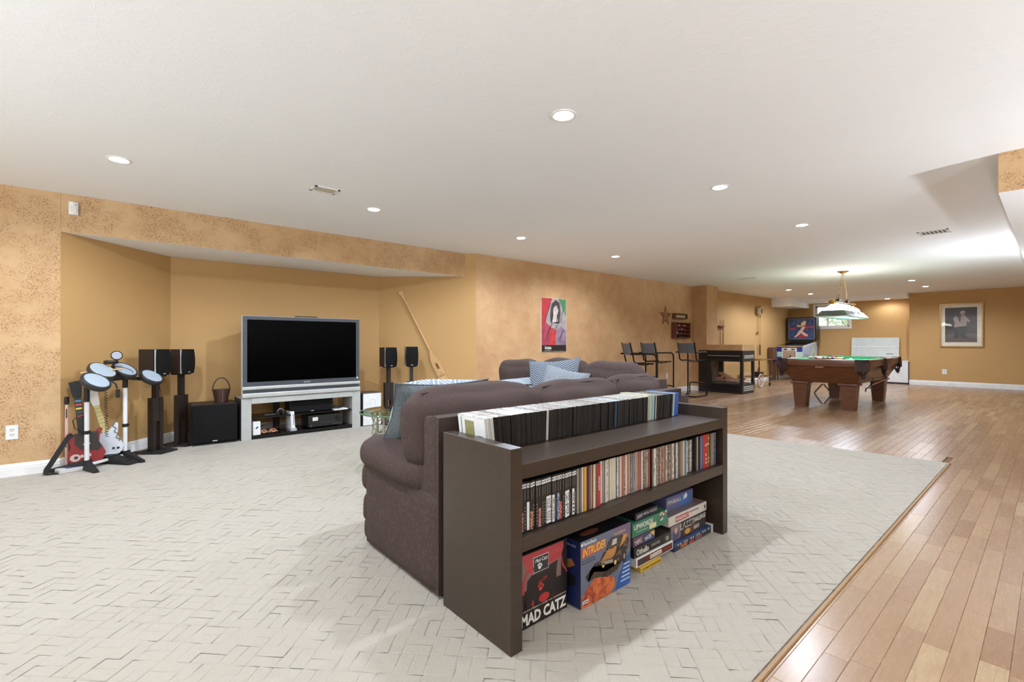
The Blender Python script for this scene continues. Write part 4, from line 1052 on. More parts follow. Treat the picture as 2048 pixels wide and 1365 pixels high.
# ================================================================== SPEAKERS ON STANDS
def speaker(loc, az, label, w=.172, d=.20, h=.265):
    o = empty('bookshelf_speaker', loc, az + R(90)); tag(o, label, 'speaker', 'bookshelf speakers on stands')   # front faces local -Y
    MB().box((0, d / 2 - .02, h / 2), (w, d - .04, h), 0, 0, .003).build('cabinet', 'spk', o)
    tr = MB()
    n = 8
    for sg in (-1, 1):
        pts = [(sg * (w / 2), -.02), (sg * (w / 2), -.002)]
        tr.b2(min(sg * w / 2, sg * (w / 2 - .006)), max(sg * w / 2, sg * (w / 2 - .006)), -.036, -.02, 0.002, h - .002)
    tr.build('trim_strip', 'silver', o)
    vs = []; fs = []; m = 12
    for j in range(m + 1):
        z = h * j / m; bow = .010 * math.sin(PI * j / m)
        for i in range(m + 1):
            x = (-1 + 2 * i / m); vs.append((x * (w / 2 - .006 + bow * .6), -.036 - bow - .012 * (1 - x * x), z))
    for j in range(m):
        for i in range(m): a = j * (m + 1) + i; fs.append((a, a + 1, a + m + 2, a + m + 1))
    g = MB().add(vs, fs)
    K = (m + 1) ** 2
    bot = [i for i in range(m + 1)]; top = [m * (m + 1) + i for i in range(m + 1)]
    g.add([vs[i] for i in bot] + [(vs[i][0], -.02, vs[i][2]) for i in bot], [(i, i + m + 1, i + m + 2, i + 1) for i in range(m)])
    g.add([vs[i] for i in top] + [(vs[i][0], -.02, vs[i][2]) for i in top], [(i, i + 1, i + m + 2, i + m + 1) for i in range(m)])
    for col in (0, m): 
        L = [vs[j * (m + 1) + col] for j in range(m + 1)]; g.add(L + [(p[0], -.02, p[2]) for p in L], [(j, j + 1, j + m + 2, j + m + 1) for j in range(m)])
    g.build('grille', 'grille', o, 40)
    MB().box((.0, -.052, .016), (.026, .003, .008)).build('badge', 'silver', o); return o
def stand(loc, az, label, h, zl):
    o = empty('speaker_stand', loc, az + R(90)); tag(o, label, 'speaker stand', 'speaker stands')
    MB().prism([(-.10, -.16), (.10, -.16), (.13, .02), (.10, .14), (-.10, .14), (-.13, .02)], 0, .016).build('base_plate', 'blackmat', o)
    for s_ in (-1, 1): MB().b2(min(s_ * .062, s_ * .022), max(s_ * .062, s_ * .022), -.03, .03, .016, zl).build('lower_post', 'spk', o)
    MB().b2(-.0215, .0215, -.026, .026, zl - .24, h - .012).build('upper_post', 'spk', o); MB().b2(-.06, .06, -.07, .07, h - .012, h).build('top_plate', 'blackmat', o)
    return o
for (x, y, az, h, zl, a_, b_) in ((.385, 6.03, R(-48), .79, .556, 'black speaker on the stand nearest the drum pads', 'black speaker stand nearest the drum pads'),
                                  (.625, 6.285, R(-50), .785, .545, 'black speaker on the stand beside the subwoofer', 'black speaker stand beside the subwoofer'),
                                  (2.965, 6.05, R(-92), .79, .565, 'black speaker right of the television, nearer the niche corner', 'black speaker stand right of the television, nearer the niche corner'),
                                  (3.215, 5.86, R(-114), .80, .58, 'black speaker right of the television, nearest the paddle', 'black speaker stand right of the television, nearest the paddle')):
    stand((x, y, CZ), az, b_, h - CZ, zl); dx, dy = math.cos(az), math.sin(az); speaker((x + dx * .05, y + dy * .05, h), az, a_)
# floor-standing white fronted loudspeaker
wf = empty('white_loudspeaker', (2.72, 6.03, CZ)); tag(wf, 'grey loudspeaker box with white front panel right of the television stand', 'speaker')
MB().b2(-.13, .135, .008, .30, 0, .44).build('cabinet', P((78, 74, 72), .5), wf); MB().box((.0, .003, .22), (.255, .012, .425), 0, 0, .004).build('front_panel', 'white', wf)
MB().tube([(-.035, -.004, .25), (-.035, -.004, .33)] + [(-.035 * math.cos(t * PI / 8), -.004, .33 + .035 * math.sin(t * PI / 8)) for t in range(1, 8)] + [(.035, -.004, .33), (.035, -.004, .25)], .005, 6).build('arched_moulding', 'white', wf, 60)
# subwoofer and bag
sw = empty('subwoofer', (.908, 6.05, CZ), R(-3)); tag(sw, 'large black subwoofer cube left of the television', 'subwoofer')
MB().box((0, .20, .228), (.44, .36, .425), 0, 0, .006).build('cabinet', 'spk', sw); MB().box((0, .012, .228), (.43, .03, .415), 0, 0, .02, seg=3).build('grille', 'grille', sw, 40); MB().box((.0, -.0045, .04), (.045, .003, .010)).build('badge', 'silver', sw)
MB().box((0, .19, .0075), (.42, .36, .015)).build('plinth', 'blackmat', sw)
bg_ = empty('leather_basket', (.99, 6.19, CZ + .4405)); tag(bg_, 'small dark brown leather basket with a tall handle on the subwoofer', 'basket')
b = MB(); n = 24
prof = [(.062, 0), (.070, .05), (.080, .10), (.089, .148), (.084, .148), (.074, .09), (.060, .012), (.001, .010)]
b.lathe([(.001, .0)] + prof, n); b.build('basket', 'leather2', bg_, 50)
MB().tube([(.085 * math.cos(t), 0, .135 + .145 * math.sin(t)) for t in [PI * i / 18 for i in range(19)]], .006, 8).build('handle', 'leather', bg_, 60)
MB().tube([(.001, -.064, .004), (.001, -.072, .05), (.001, -.082, .1), (.001, -.0905, .146)], .002, 6).build('stitching', P((150, 120, 110), .5), bg_)
MB().ball((.06, 0, .25), .008, 10, 6).build('handle_ring', 'brass', bg_, 60)

# ================================================================== TOY DRUM KIT
dr = empty('toy_drum_kit', (0, 5.66, CZ)); tag(dr, 'toy electronic drum kit with four grey pads on white poles', 'drum kit')
DT_ = Matrix.Translation((0, -5.66, -CZ))
padn = Vector((.56, -.58, 1)).normalized()
def pad(c, r, nn=padn):
    q = nn.to_track_quat('Z', 'Y').to_matrix().to_4x4(); T = DT_ @ Matrix.Translation(c) @ q
    o = MB(T).lathe([(.001, -.048), (r * .86, -.045), (r * .97, -.03), (r, -.012), (r * .99, .0), (r * .95, .006), (r * .88, .005), (r * .86, .001), (.001, .001)], 36).build('drum_pad', P((44, 42, 44), .45), dr, 50)
    MB(T).lathe([(.001, .006), (r * .70, .006), (r * .84, .0035), (r * .85, .001)], 36).build('playing_skin', 'padskin', o, 50)
    MB(T).tube([(r * .85 * math.cos(2 * PI * i / 36), r * .85 * math.sin(2 * PI * i / 36), .004) for i in range(36)], .003, 6, 0, True).build('rim_ring', P((206, 204, 176), .4) if .108 < r < .1098 else P((60, 60, 62), .4), o, 60)
    return o
pad((-.060, 5.345, .800), .110); pad((-.022, 5.575, .877), .1095); pad((.139, 5.755, .871), .107); pad((.345, 5.845, .792), .106)
MB(DT_).box((.07, 5.69, .80), (.30, .10, .05), 0, R(45), .02).build('control_console', 'black', dr)
br = MB(DT_); br.tube([(-.06, 5.42, .75), (-.02, 5.60, .78), (.14, 5.77, .79), (.30, 5.86, .76)], .016, 8); br.build('pad_bar', 'black', dr, 60)
MB(DT_).tube([(.0, 5.70, .93), (.03, 5.70, .955), (.06, 5.70, .93)], .01, 6).build('cable_clip', 'black', dr, 60)
for px, py, zt in ((-.128, 5.600, .70), (.140, 5.850, .79)):
    pl = MB(DT_).cyl((px, py, .06), (px, py, zt - .06), .0175, None, 16).build('pole', 'white', dr, 40)
    MB(DT_).cyl((px, py, zt - .10), (px, py, zt + .05), .021, None, 16).build('pole_socket', 'black', dr, 40); MB(DT_).cyl((px, py, .05), (px, py, .085), .026, None, 16).build('foot_socket', 'black', dr, 40)
    MB(DT_).cyl((px, py, .315), (px, py, .345), .024, None, 16).build('height_clamp', 'black', pl, 40)
    MB(DT_).box((px + .024, py - .01, .33), (.016, .024, .016)).build('clamp_lever', 'black', pl)
def foot(cx, cy, tips):
    b = MB(DT_)
    for (tx, ty) in tips:
        d = Vector((tx - cx, ty - cy, 0)); L = d.length; d.normalize(); nn = Vector((-d.y, d.x, 0)); c = Vector((cx, cy, CZ + .0005)); t = Vector((tx, ty, CZ + .0005))
        p = [c + nn * .038 - d * .03, c - nn * .038 - d * .03, t - nn * .020, t + nn * .020]
        q = [c + nn * .024 - d * .03 + Vector((0, 0, .085)), c - nn * .024 - d * .03 + Vector((0, 0, .085)), t - nn * .015 + Vector((0, 0, .022)), t + nn * .015 + Vector((0, 0, .022))]
        b.add([v[:] for v in p + q], [(3, 2, 1, 0), (4, 5, 6, 7), (0, 1, 5, 4), (1, 2, 6, 5), (2, 3, 7, 6), (3, 0, 4, 7)])
    return b.build('foot', 'blackmat', dr)
foot(-.128, 5.600, ((-.400, 5.672), (-.062, 5.385))); foot(.140, 5.850, ((.262, 5.565), (.02, 5.96)))
MB(DT_).cyl((-.10, 5.60, .045), (.115, 5.815, .045), .0145, None, 14).build('cross_bar', 'white', dr, 40)
kp = empty('kick_pedal', (.10, 5.68, CZ), R(-52)); tag(kp, 'black plastic kick pedal lying in front of the drum poles', 'pedal')
MB().prism([(-.16, .004), (.16, .004), (.16, .012), (-.14, .075), (-.16, .07)], -.055, .055, 0, None, None, Matrix.Rotation(R(90), 4, 'X')).build('foot_board', 'blackmat', kp)
MB().box((-.17, 0, .02), (.08, .15, .04), 0, 0, .008).build('heel_block', 'black', kp)
for i in range(5): MB(Matrix.Rotation(R(12.5), 4, 'Y')).box((-.09 + .04 * i, 0, .0475), (.012, .09, .006)).build('grip_rib', 'black', kp)
ccord = MB()
pts = []
for i in range(150):
    t = i / 149; ang = t * 2 * PI * 22; z = .80 - .52 * t
    pts.append((-.004 + .010 * t + .011 * math.cos(ang), 5.49 + .011 * math.sin(ang) + .06 * t, z + .0))
tag(MB().tube(pts, .0028, 5).build('coiled_cord', 'black', None, 60), 'black coiled cord hanging from the drum pads', 'cord')
mc_ = empty('toy_microphone', (.035, 5.66, .945)); tag(mc_, 'black headset microphone with a round grey disc on the drum pads', 'microphone')
MB().box((0, 0, .0), (.10, .06, .035), 0, R(35), .012, seg=2).build('base', 'black', mc_, 40); q = Matrix.Translation((.04, 0, .06)) @ Vector((.1, -.95, .3)).to_track_quat('Z', 'Y').to_matrix().to_4x4()
MB(q).lathe([(.001, .004), (.036, .004), (.04, 0), (.036, -.004), (.001, -.004)], 20).build('disc', P((150, 150, 158), .4), mc_, 40); MB(q).tube([(.04 * math.cos(2 * PI * i / 24), .04 * math.sin(2 * PI * i / 24), 0) for i in range(24)], .005, 6, 0, True).build('disc_rim', 'black', mc_, 60)
pk = MB(); pk.tube([(.115 - .13 * math.cos(i * .25) * .6, 5.70 - .02 * i / 8, .90 + .02 * math.sin(i * .3) - .004 * i) for i in range(14)], .003, 5)
pk.build('lead', 'black', mc_, 60).matrix_parent_inverse = mc_.matrix_world.inverted() if False else Matrix.Translation((-.035, -5.66, -.945))
for i, (a, c, lb) in enumerate((((-.17, 5.66, .852), (.12, 5.60, .885), 'wooden drumstick lying across the rear drum pads'),)):
    ds = MB().tube([a, ((a[0] + c[0]) / 2, (a[1] + c[1]) / 2, (a[2] + c[2]) / 2), c], [.008, .008, .006], 10).build('drumstick', 'pine', None, 50); tag(ds, lb, 'drumstick')
pg = empty('dangling_plug', (.045, 5.42, .75)); tag(pg, 'black plug dangling on a short lead under the left pads', 'plug')
MB().tube([(-.05, 0, .02), (-.01, 0, .035), (.02, 0, .01), (.03, 0, -.03)], .007, 8).build('lead', 'black', pg, 60); MB().box((.035, 0, -.075), (.03, .022, .075), 0, 0, .006).build('plug_body', 'blackmat', pg)

# ================================================================== TOY GUITARS
def guitar(name, label, base, top, face, body_pts, body_mat, neck_mat, th=.045, head='black', frets=False, neck_w=.05, body_len=.30):
    """leans from base (x,y,z) to top; face = direction its front looks"""
    b0 = Vector(base); t0 = Vector(top); v = (t0 - b0).normalized(); fdir = Vector(face); fdir = (fdir - v * fdir.dot(v)).normalized(); u = v.cross(fdir).normalized()
    L = (t0 - b0).length; o = empty(name, base)
    Fr = ((0, 0, 0), u, v)
    if u.cross(v).dot(fdir) < 0: u = -u; Fr = ((0, 0, 0), u, v)
    bo = Vector((0, 0, 0)) - fdir * th / 2
    MB().poly(body_pts, th, (tuple(bo), u, v)).build('body', body_mat, o)
    nk0 = fdir * (th / 2 - .012)
    MB().poly([(-neck_w / 2, body_len - .06), (neck_w / 2, body_len - .06), (neck_w * .42, L - .14), (-neck_w * .42, L - .14)], .02, (tuple(nk0), u, v)).build('neck', neck_mat, o)
    hd = MB().poly([(-neck_w * .5, L - .145), (neck_w * .5, L - .145), (neck_w * .62, L - .10), (neck_w * .85, L), (neck_w * .2, L + .005), (-neck_w * .85, L - .005), (-neck_w * .62, L - .10)], .024, (tuple(nk0), u, v)).build('headstock', head, o)
    tag(o, label, 'guitar', 'toy guitars against the niche wall')
    return o, u, v, fdir, L
sg_pts = [(a_ * .84 + .012, b_ * .93) for a_, b_ in [(-.10, .0), (.02, -.018), (.12, .005), (.155, .07), (.135, .13), (.11, .18), (.125, .245), (.155, .30), (.13, .315), (.07, .27), (.035, .275), (-.035, .275), (-.07, .275), (-.115, .305), (-.14, .29), (-.125, .23), (-.115, .17), (-.145, .11), (-.155, .05)]]
g1, u, v, fd, L = guitar('toy_guitar', 'red toy guitar with coloured fret keys behind the left drum pole', (-.135, 5.675, .05), (-.208, 5.735, .775), (.05, -1, .1), sg_pts, P((146, 34, 40), .3), 'black', .05, 'blackmat', False, .055, .30)
Ff = lambda off: (tuple(fd * off), u, v)
patch(g1, 'pick_guard', [(-.05, .27), (.05, .27), (.11, .26), (.10, .19), (.12, .12), (.09, .09), (-.02, .12), (-.06, .18)], Ff(.0252), P((44, 34, 32), .3, grain=.3), .002)
patch(g1, 'emblem_disc', ell(-.065, .06, .035, .032, 18), Ff(.0252), P((226, 196, 186), .35), .002); patch(g1, 'emblem_disc', ell(-.06, .06, .014, .014, 14), Ff(.0275), P((70, 60, 60), .35), .002)
for k in range(3): patch(g1, 'emblem_disc', ell(-.02 + .025 * k, .065, .012, .014, 12), Ff(.0252), P((206, 196, 186), .35), .002)
patch(g1, 'strum_bar', rect(-.005, .045, .16, .172), Ff(.0275), P((190, 190, 190), .3), .006)
for k, c in enumerate([(70, 116, 150), (176, 54, 56), (196, 178, 52), (44, 60, 58), (190, 66, 62)]):
    zz = L - .175 - k * .034; patch(g1, 'fret_key', rect(-.02, .02, zz - .008, zz + .008), Ff(.0332), P(c, .3), .006)
stc = [(-.085, .275), (-.115, .245), (-.15, .18), (-.19, .10), (-.222, .035), (-.245, -.005), (-.25, -.025), (-.235, -.040), (-.19, -.040), (-.12, -.034)]
stl, str_ = [], []
for i, (a, c) in enumerate(stc):
    d = Vector((stc[min(i + 1, 9)][0] - stc[max(i - 1, 0)][0], stc[min(i + 1, 9)][1] - stc[max(i - 1, 0)][1])).normalized(); w_ = .019 if i < 7 else .004
    stl.append((a - d.y * w_, c + d.x * w_)); str_.append((a + d.y * w_, c - d.x * w_))
for i in range(9): MB().poly([stl[i], str_[i], str_[i + 1], stl[i + 1]], .035 if i >= 6 else .006, ((0, -.075 - (.02 if i >= 6 else 0), 0), (1, 0, 0), (0, 0, 1))).build('strap', 'blackmat', g1)
MB().tube([(-.02, -.05, .28), (-.07, -.06, .32), (-.085, -.06, .39), (-.05, -.06, .43), (.0, -.06, .42)], .004, 6).build('lead', 'black', g1, 60)
st_pts = [(a_ * .84, b_ * .88) for a_, b_ in [(-.08, -.01), (.0, -.02), (.09, .0), (.125, .06), (.105, .13), (.095, .18), (.12, .25), (.135, .30), (.115, .315), (.07, .27), (.03, .24), (-.03, .24), (-.06, .26), (-.10, .275), (-.12, .25), (-.10, .18), (-.105, .12), (-.13, .06)]]
g2, u, v, fd, L = guitar('toy_guitar', 'white toy guitar with a cream neck between the drum poles', (.040, 5.82, .075), (-.110, 5.835, .68), (.25, -1, .15), st_pts, P((214, 216, 222), .3), plain((206, 190, 128), .4), .045, 'offwhite', True, .05, .28)
for k in range(9): zz = .27 + .035 * k; patch(g2, 'fret', rect(-.022, .022, zz, zz + .003), Ff(.0305 - .0005), P((120, 112, 80), .3), .0015)
patch(g2, 'pick_guard', [(-.06, .04), (.05, .02), (.07, .10), (.06, .2), (.1, .26), (.085, .275), (.03, .22), (-.04, .22), (-.07, .14)], Ff(.0226), P((206, 208, 214), .25), .002)
MB().tube([tuple(u * (.075 + .012 * math.sin(i * 1.6)) + v * (.10 + .014 * i) + fd * .03) for i in range(14)], .003, 5).build('coiled_lead', 'blackmat', g2, 60)
for k in range(2): patch(g2, 'control_knob', ell(.02 + .035 * k, .05 - .01 * k, .01, .01, 10), Ff(.0248), 'black', .006)
tag(MB().tube([(-.262, 5.70, CZ + .001), (-.262, 5.71, .40), (-.262, 5.718, .575)], [.012, .013, .012], 12).build('marker_stick', P((206, 170, 156), .45), None, 50), 'slim pinkish-white stick with a black cap leaning in the niche corner', 'stick')
stk = [o for o in COL.objects if o.name.startswith('marker_stick')][-1]
MB().tube([(-.262, 5.718, .576), (-.262, 5.719, .60), (-.262, 5.721, .645)], [.013, .017, .015], 12).build('cap', 'black', stk, 50)
MB().b2(-.2665, -.2585, 5.69, 5.703, .46, .54).build('dark_print', P((70, 40, 40), .4), stk); MB().ball((-.266, 5.69, .21), .006, 8, 6).build('rivet', 'black', stk, 60)
mg = MB().box((0, 0, .018), (.16, .11, .035), 0, R(20), .004).build('game_manual_stack', P((196, 192, 188), .5), None, None, (-.24, 5.60, CZ)); tag(mg, 'pale folded papers lying under the drum foot by the wall', 'papers')
patch(mg, 'printed_panel', rect(-.03, .07, -.05, .05), ((0, 0, .036), (math.cos(R(20)), math.sin(R(20)), 0), (-math.sin(R(20)), math.cos(R(20)), 0)), P((90, 100, 140), .5))
fc_ = MB()
for k in range(6):
    pts = [(.15 + .07 * i + .01 * math.sin(k + i), 6.02 + .045 * i * .8 + .05 * math.sin(i * .8 + k) - .02 * k + .0, CZ + .006 + .012 * (k % 3) * (1 + math.sin(i * 1.1 + k)) / 2) for i in range(9)]
    pts = [(x, min(y, YL + (x + .302) * 1.003 - .06, 6.5), z) for x, y, z in pts]
    fc_.tube(pts, .0035, 5)
fc_.tube([(.72, 6.42, .02), (.70, 6.40, .16), (.67, 6.38, .30), (.65, 6.34, .5), (.63, 6.33, .77)], .0035, 5); fc_.tube([(.42, 6.16, .70), (.44, 6.2, .60), (.45, 6.22, .5)], .003, 5)
tag(fc_.build('speaker_cables', P((60, 46, 40), .5), None, 60), 'thin dark speaker cables trailing along the niche baseboard', 'cable')

# ================================================================== PADDLE
nw = Vector((NR[1] - NB1[1], -(NR[0] - NB1[0]), 0)).normalized()     # out of the niche wall, into the room
a3, b3 = Vector((3.312, 6.357, 1.878)), Vector((3.850, 5.868, .418))
v = (a3 - b3).normalized(); u = v.cross(nw).normalized()
if u.cross(v).dot(nw) < 0: u = -u
Lp = (a3 - b3).length; po = b3 + nw * .012
pd = empty('wooden_paddle', tuple(po)); tag(pd, 'varnished wooden canoe paddle leaning on the right niche wall', 'paddle')
blade = [(-.05, .0), (-.03, -.012), (.03, -.012), (.055, .0), (.062, .25), (.066, .42), (.055, .52), (.03, .60), (.016, .66), (-.016, .66), (-.03, .60), (-.055, .52), (-.066, .42), (-.062, .25)]
bd_ = MB().poly(blade, .012, ((0, 0, 0), u, v)).build('blade', 'pine', pd)
MB().tube([tuple(v * .60 + nw * .006), tuple(v * .70 + nw * .008), tuple(v * (Lp - .12) + nw * .008)], [.010, .015, .014], 12).build('shaft', 'pine', pd, 50)
MB().poly([(-.014, Lp - .13), (.014, Lp - .13), (.02, Lp - .06), (.035, Lp - .02), (.03, Lp), (-.03, Lp), (-.035, Lp - .02), (-.02, Lp - .06)], .022, (tuple(nw * -.003), u, v)).build('grip', 'pine', pd)
Fb = (tuple(nw * .0124), u, v)
patch(bd_, 'burnt_mark', rect(-.016, .016, .355, .43), Fb, P((120, 62, 34), .5)); patch(bd_, 'burnt_mark', ell(0, .43, .016, .014, 10), Fb, P((120, 62, 34), .5))
lettering(bd_, 'THE', (tuple(nw * .0124 + v * .285), u, v), .04, .018, P((130, 80, 46), .5)); lettering(bd_, 'PADDLE', (tuple(nw * .0124 + v * .245), u, v), .085, .024, P((110, 62, 34), .5), 0, .02)

# ================================================================== ON THE WALLS
def plate(name, label, cat, loc, rz, w, h, kind):
    o = empty(name, loc, rz); tag(o, label, cat)          # local -Y looks into the room
    MB().box((0, -.003, 0), (w, .006, h), 0, 0, .002).build('cover_plate', 'white', o)
    if kind == 'outlet':
        for dz in (-.02, .02):
            MB().box((0, -.0065, dz), (.032, .002, .028), 0, 0, .001).build('socket_face', 'offwhite', o)
            MB().b2(-.009, -.006, -.0085, -.006, dz - .002, dz + .008).b2(.006, .009, -.0085, -.006, dz - .002, dz + .008).b2(-.002, .002, -.0085, -.006, dz - .010, dz - .006).build('socket_slots', 'black', o)
    else:
        MB().box((0, -.009, 0), (.03, .008, .062), 0, 0, .002).build('rocker', 'white', o)
    return o
plate('wall_outlet', 'white double wall outlet low on the speckled wall at far left', 'outlet', (-.595, YL, .372), 0, .074, .120, 'outlet')
plate('wall_outlet', 'white wall outlet low behind the bar stools', 'outlet', (9.35, YW, .389), 0, .075, .12, 'outlet')
plate('wall_outlet', 'white wall outlet under the framed picture', 'outlet', (16.35, 1.878, .367), R(-90), .09, .125, 'outlet')
plate('light_switch', 'white light switch beside the red display rack', 'light switch', (10.298, YW, 1.384), 0, .075, .12, 'switch')
ms = empty('motion_sensor', (-.218, YL, 2.258)); tag(ms, 'white motion sensor high above the niche', 'motion sensor')
MB().prism([(-.032, 0), (.032, 0), (.030, -.03), (.0, -.042), (-.030, -.03)], 0, .11).build('housing', 'white', ms); MB().b2(-.018, .018, -.0425, -.036, .02, .07).build('lens', 'offwhite', ms); MB().ball((.018, -.036, .088), .004, 8, 6).build('indicator', 'black', ms)

# ceiling grilles
def cgrille(label, x, y, w, d, mat):
    o = empty('ceiling_grille', (x, y, CEIL), 0); tag(o, label, 'ceiling vent', 'ceiling grilles')
    fr = MB().b2(-w / 2, w / 2, -d / 2, -d / 2 + .02, -.006, 0).b2(-w / 2, w / 2, d / 2 - .02, d / 2, -.006, 0).b2(-w / 2, -w / 2 + .02, -d / 2, d / 2, -.006, 0).b2(w / 2 - .02, w / 2, -d / 2, d / 2, -.006, 0)
    fr.build('frame', 'trim', o)
    MB().b2(-w / 2 + .02, w / 2 - .02, -d / 2 + .02, d / 2 - .02, -.001, 0).build('backing', P((90, 84, 74), .7) if mat == 'v' else P((186, 178, 160), .7), o)
    if mat == 'v':
        n = 7
        for i in range(n):
            yy = -d / 2 + .03 + (d - .06) * i / (n - 1); MB().box((0, yy, -.004), (w - .04, .010, .003), 0, 0, 0, Matrix()).build('louvre', 'trim', o)
    else:
        MB().b2(-w / 2 + .03, w / 2 - .03, -d / 2 + .03, d / 2 - .03, -.005, -.001).build('mesh', P((196, 186, 160), .6), o)
        for sx, sy in ((-.5, -.5), (.5, .5)): MB().ball((sx * (w - .02), sy * (d - .02) * .4, -.006), .004, 8, 5).build('screw', 'steel', o)
    return o
cgrille('square cream speaker grille in the ceiling before the television niche', 1.427, 4.115, .21, .15, 's')
cgrille('flush rectangular vent in the ceiling over the wood floor at right', 7.46, .95, .24, .28, 'v')
cgrille('thin ceiling vent above the fireplace', 9.95, 4.15, .13, .36, 'v')
cgrille('thin ceiling vent near the pinball machine', 13.5, 4.0, .13, .36, 'v')

# poster: plain colour fields standing in for the artwork
po_ = empty('wall_poster', (5.781, YW, .962)); tag(po_, 'tall red, grey and green abstract poster with a black title band', 'poster')
MB().b2(-.305, .305, -.012, -.001, 0, .914).build('backing_board', 'white', po_)
Fp = lambda k: ((0, -.0125 - .0006 * k, 0), (1, 0, 0), (0, 0, 1))
patch(po_, 'print_field', rect(-.30, .30, .118, .91), Fp(0), P((150, 142, 140), .35, grain=.35), .0004)
patch(po_, 'print_field', [(-.30, .45), (-.30, .91), (-.04, .91), (-.10, .80), (-.18, .62), (-.2, .5)], Fp(1), P((176, 54, 58), .35, grain=.2), .0004)
patch(po_, 'print_field', [(.10, .91), (.30, .91), (.30, .62), (.22, .70), (.17, .82)], Fp(1), P((76, 124, 86), .35, grain=.3), .0004)
patch(po_, 'print_field', [(-.30, .118), (-.30, .46), (-.2, .5), (-.1, .44), (.02, .36), (.04, .118)], Fp(2), P((150, 62, 74), .35, grain=.4), .0004)
patch(po_, 'print_field', [(-.10, .118), (.03, .118), (.05, .36), (-.02, .42), (-.08, .3)], Fp(3), P((190, 62, 56), .35, grain=.3), .0004)
patch(po_, 'print_field', [(.04, .118), (.30, .118), (.30, .36), (.16, .44), (.06, .36)], Fp(2), P((132, 110, 130), .35, grain=.4), .0004)
patch(po_, 'print_field', [(-.09, .5), (.12, .48), (.16, .66), (.13, .84), (.04, .89), (-.06, .82), (-.1, .66)], Fp(3), P((70, 60, 58), .35, grain=.4), .0004)
patch(po_, 'print_field', [(-.05, .50), (.09, .52), (.06, .62), (.11, .70), (.05, .80), (-.03, .74), (-.02, .62)], Fp(4), P((190, 178, 172), .35, grain=.3), .0004)
for a, b_, w_ in (((-.06, .54), (-.01, .84), .012), ((.05, .50), (.12, .80), .01), ((.14, .5), (.24, .78), .01), ((-.22, .52), (-.08, .84), .01), ((-.16, .3), (-.05, .5), .01), ((.1, .2), (.24, .38), .01), ((.02, .3), (.06, .46), .01), ((-.2, .2), (-.12, .4), .01), ((.14, .16), (.18, .3), .008)):
    d = Vector((b_[0] - a[0], b_[1] - a[1])).normalized(); nn_ = Vector((-d.y, d.x)) * w_ / 2
    patch(po_, 'print_stroke', [(a[0] + nn_.x, a[1] + nn_.y), (a[0] - nn_.x, a[1] - nn_.y), (b_[0] - nn_.x, b_[1] - nn_.y), (b_[0] + nn_.x, b_[1] + nn_.y)], Fp(5), P((52, 42, 42), .4), .0004)
patch(po_, 'title_band', rect(-.30, .30, .004, .118), Fp(1), P((44, 36, 34), .35), .0004)
lettering(po_, 'icaa', ((-.145, Fp(2)[0][1], .075), (1, 0, 0), (0, 0, 1)), .155, .055, 'offwhite', 0, .03); lettering(po_, 'MUSEUM', ((-.15, Fp(2)[0][1], .030), (1, 0, 0), (0, 0, 1)), .14, .008, 'offwhite')
lettering(po_, 'MAY JUNE JULY  AUGUST  GALLERY', ((.0, Fp(2)[0][1], .014), (1, 0, 0), (0, 0, 1)), .48, .010, P((190, 170, 150), .4))

# barn star: five raised tin points
star = empty('barn_star', (9.29, YW, 1.700)); tag(star, 'rusty brown tin barn star hanging above the bar stools', 'wall star')
pts5 = []
for k in range(10):
    r_ = .225 if k % 2 == 0 else .088; a = PI / 2 + k * PI / 5; pts5.append((r_ * math.cos(a), -.004, r_ * math.sin(a)))
for k in range(5):
    A_, B_, C_ = pts5[2 * k], pts5[(2 * k + 1) % 10], pts5[(2 * k - 1) % 10]
    MB().add([(0, -.045, 0), A_, B_, C_], [(0, 1, 2), (0, 3, 1), (1, 3, 2)]).build('star_point', P((170, 120, 80), .5, .2) if k in (0, 3) else P((150, 100, 64), .5, .2), star)
MB().tube(pts5, .008, 6, 0, True).build('rim', 'barn', star, 60)
# little shelf above the rack
sh = empty('small_wall_shelf', (9.81, YW, 1.652)); tag(sh, 'short rustic wall shelf holding a pale roll, above the red rack', 'shelf')
MB().b2(-.255, .255, -.10, -.001, 0, .028).build('bottom_board', 'barn', sh); MB().b2(-.255, .255, -.10, -.001, .094, .122).build('top_board', 'barn', sh); MB().b2(-.255, -.235, -.10, -.001, .028, .094).build('side_board', 'barn', sh); MB().b2(.235, .255, -.10, -.001, .028, .094).build('side_board', 'barn', sh)
tag(MB().cyl((9.59, YW - .05, 1.652 + .0602), (10.0, YW - .05, 1.652 + .0602), .031, None, 16).build('paper_roll', P((206, 184, 146), .6), None, 40), 'pale rolled paper lying in the short rustic shelf', 'paper roll')
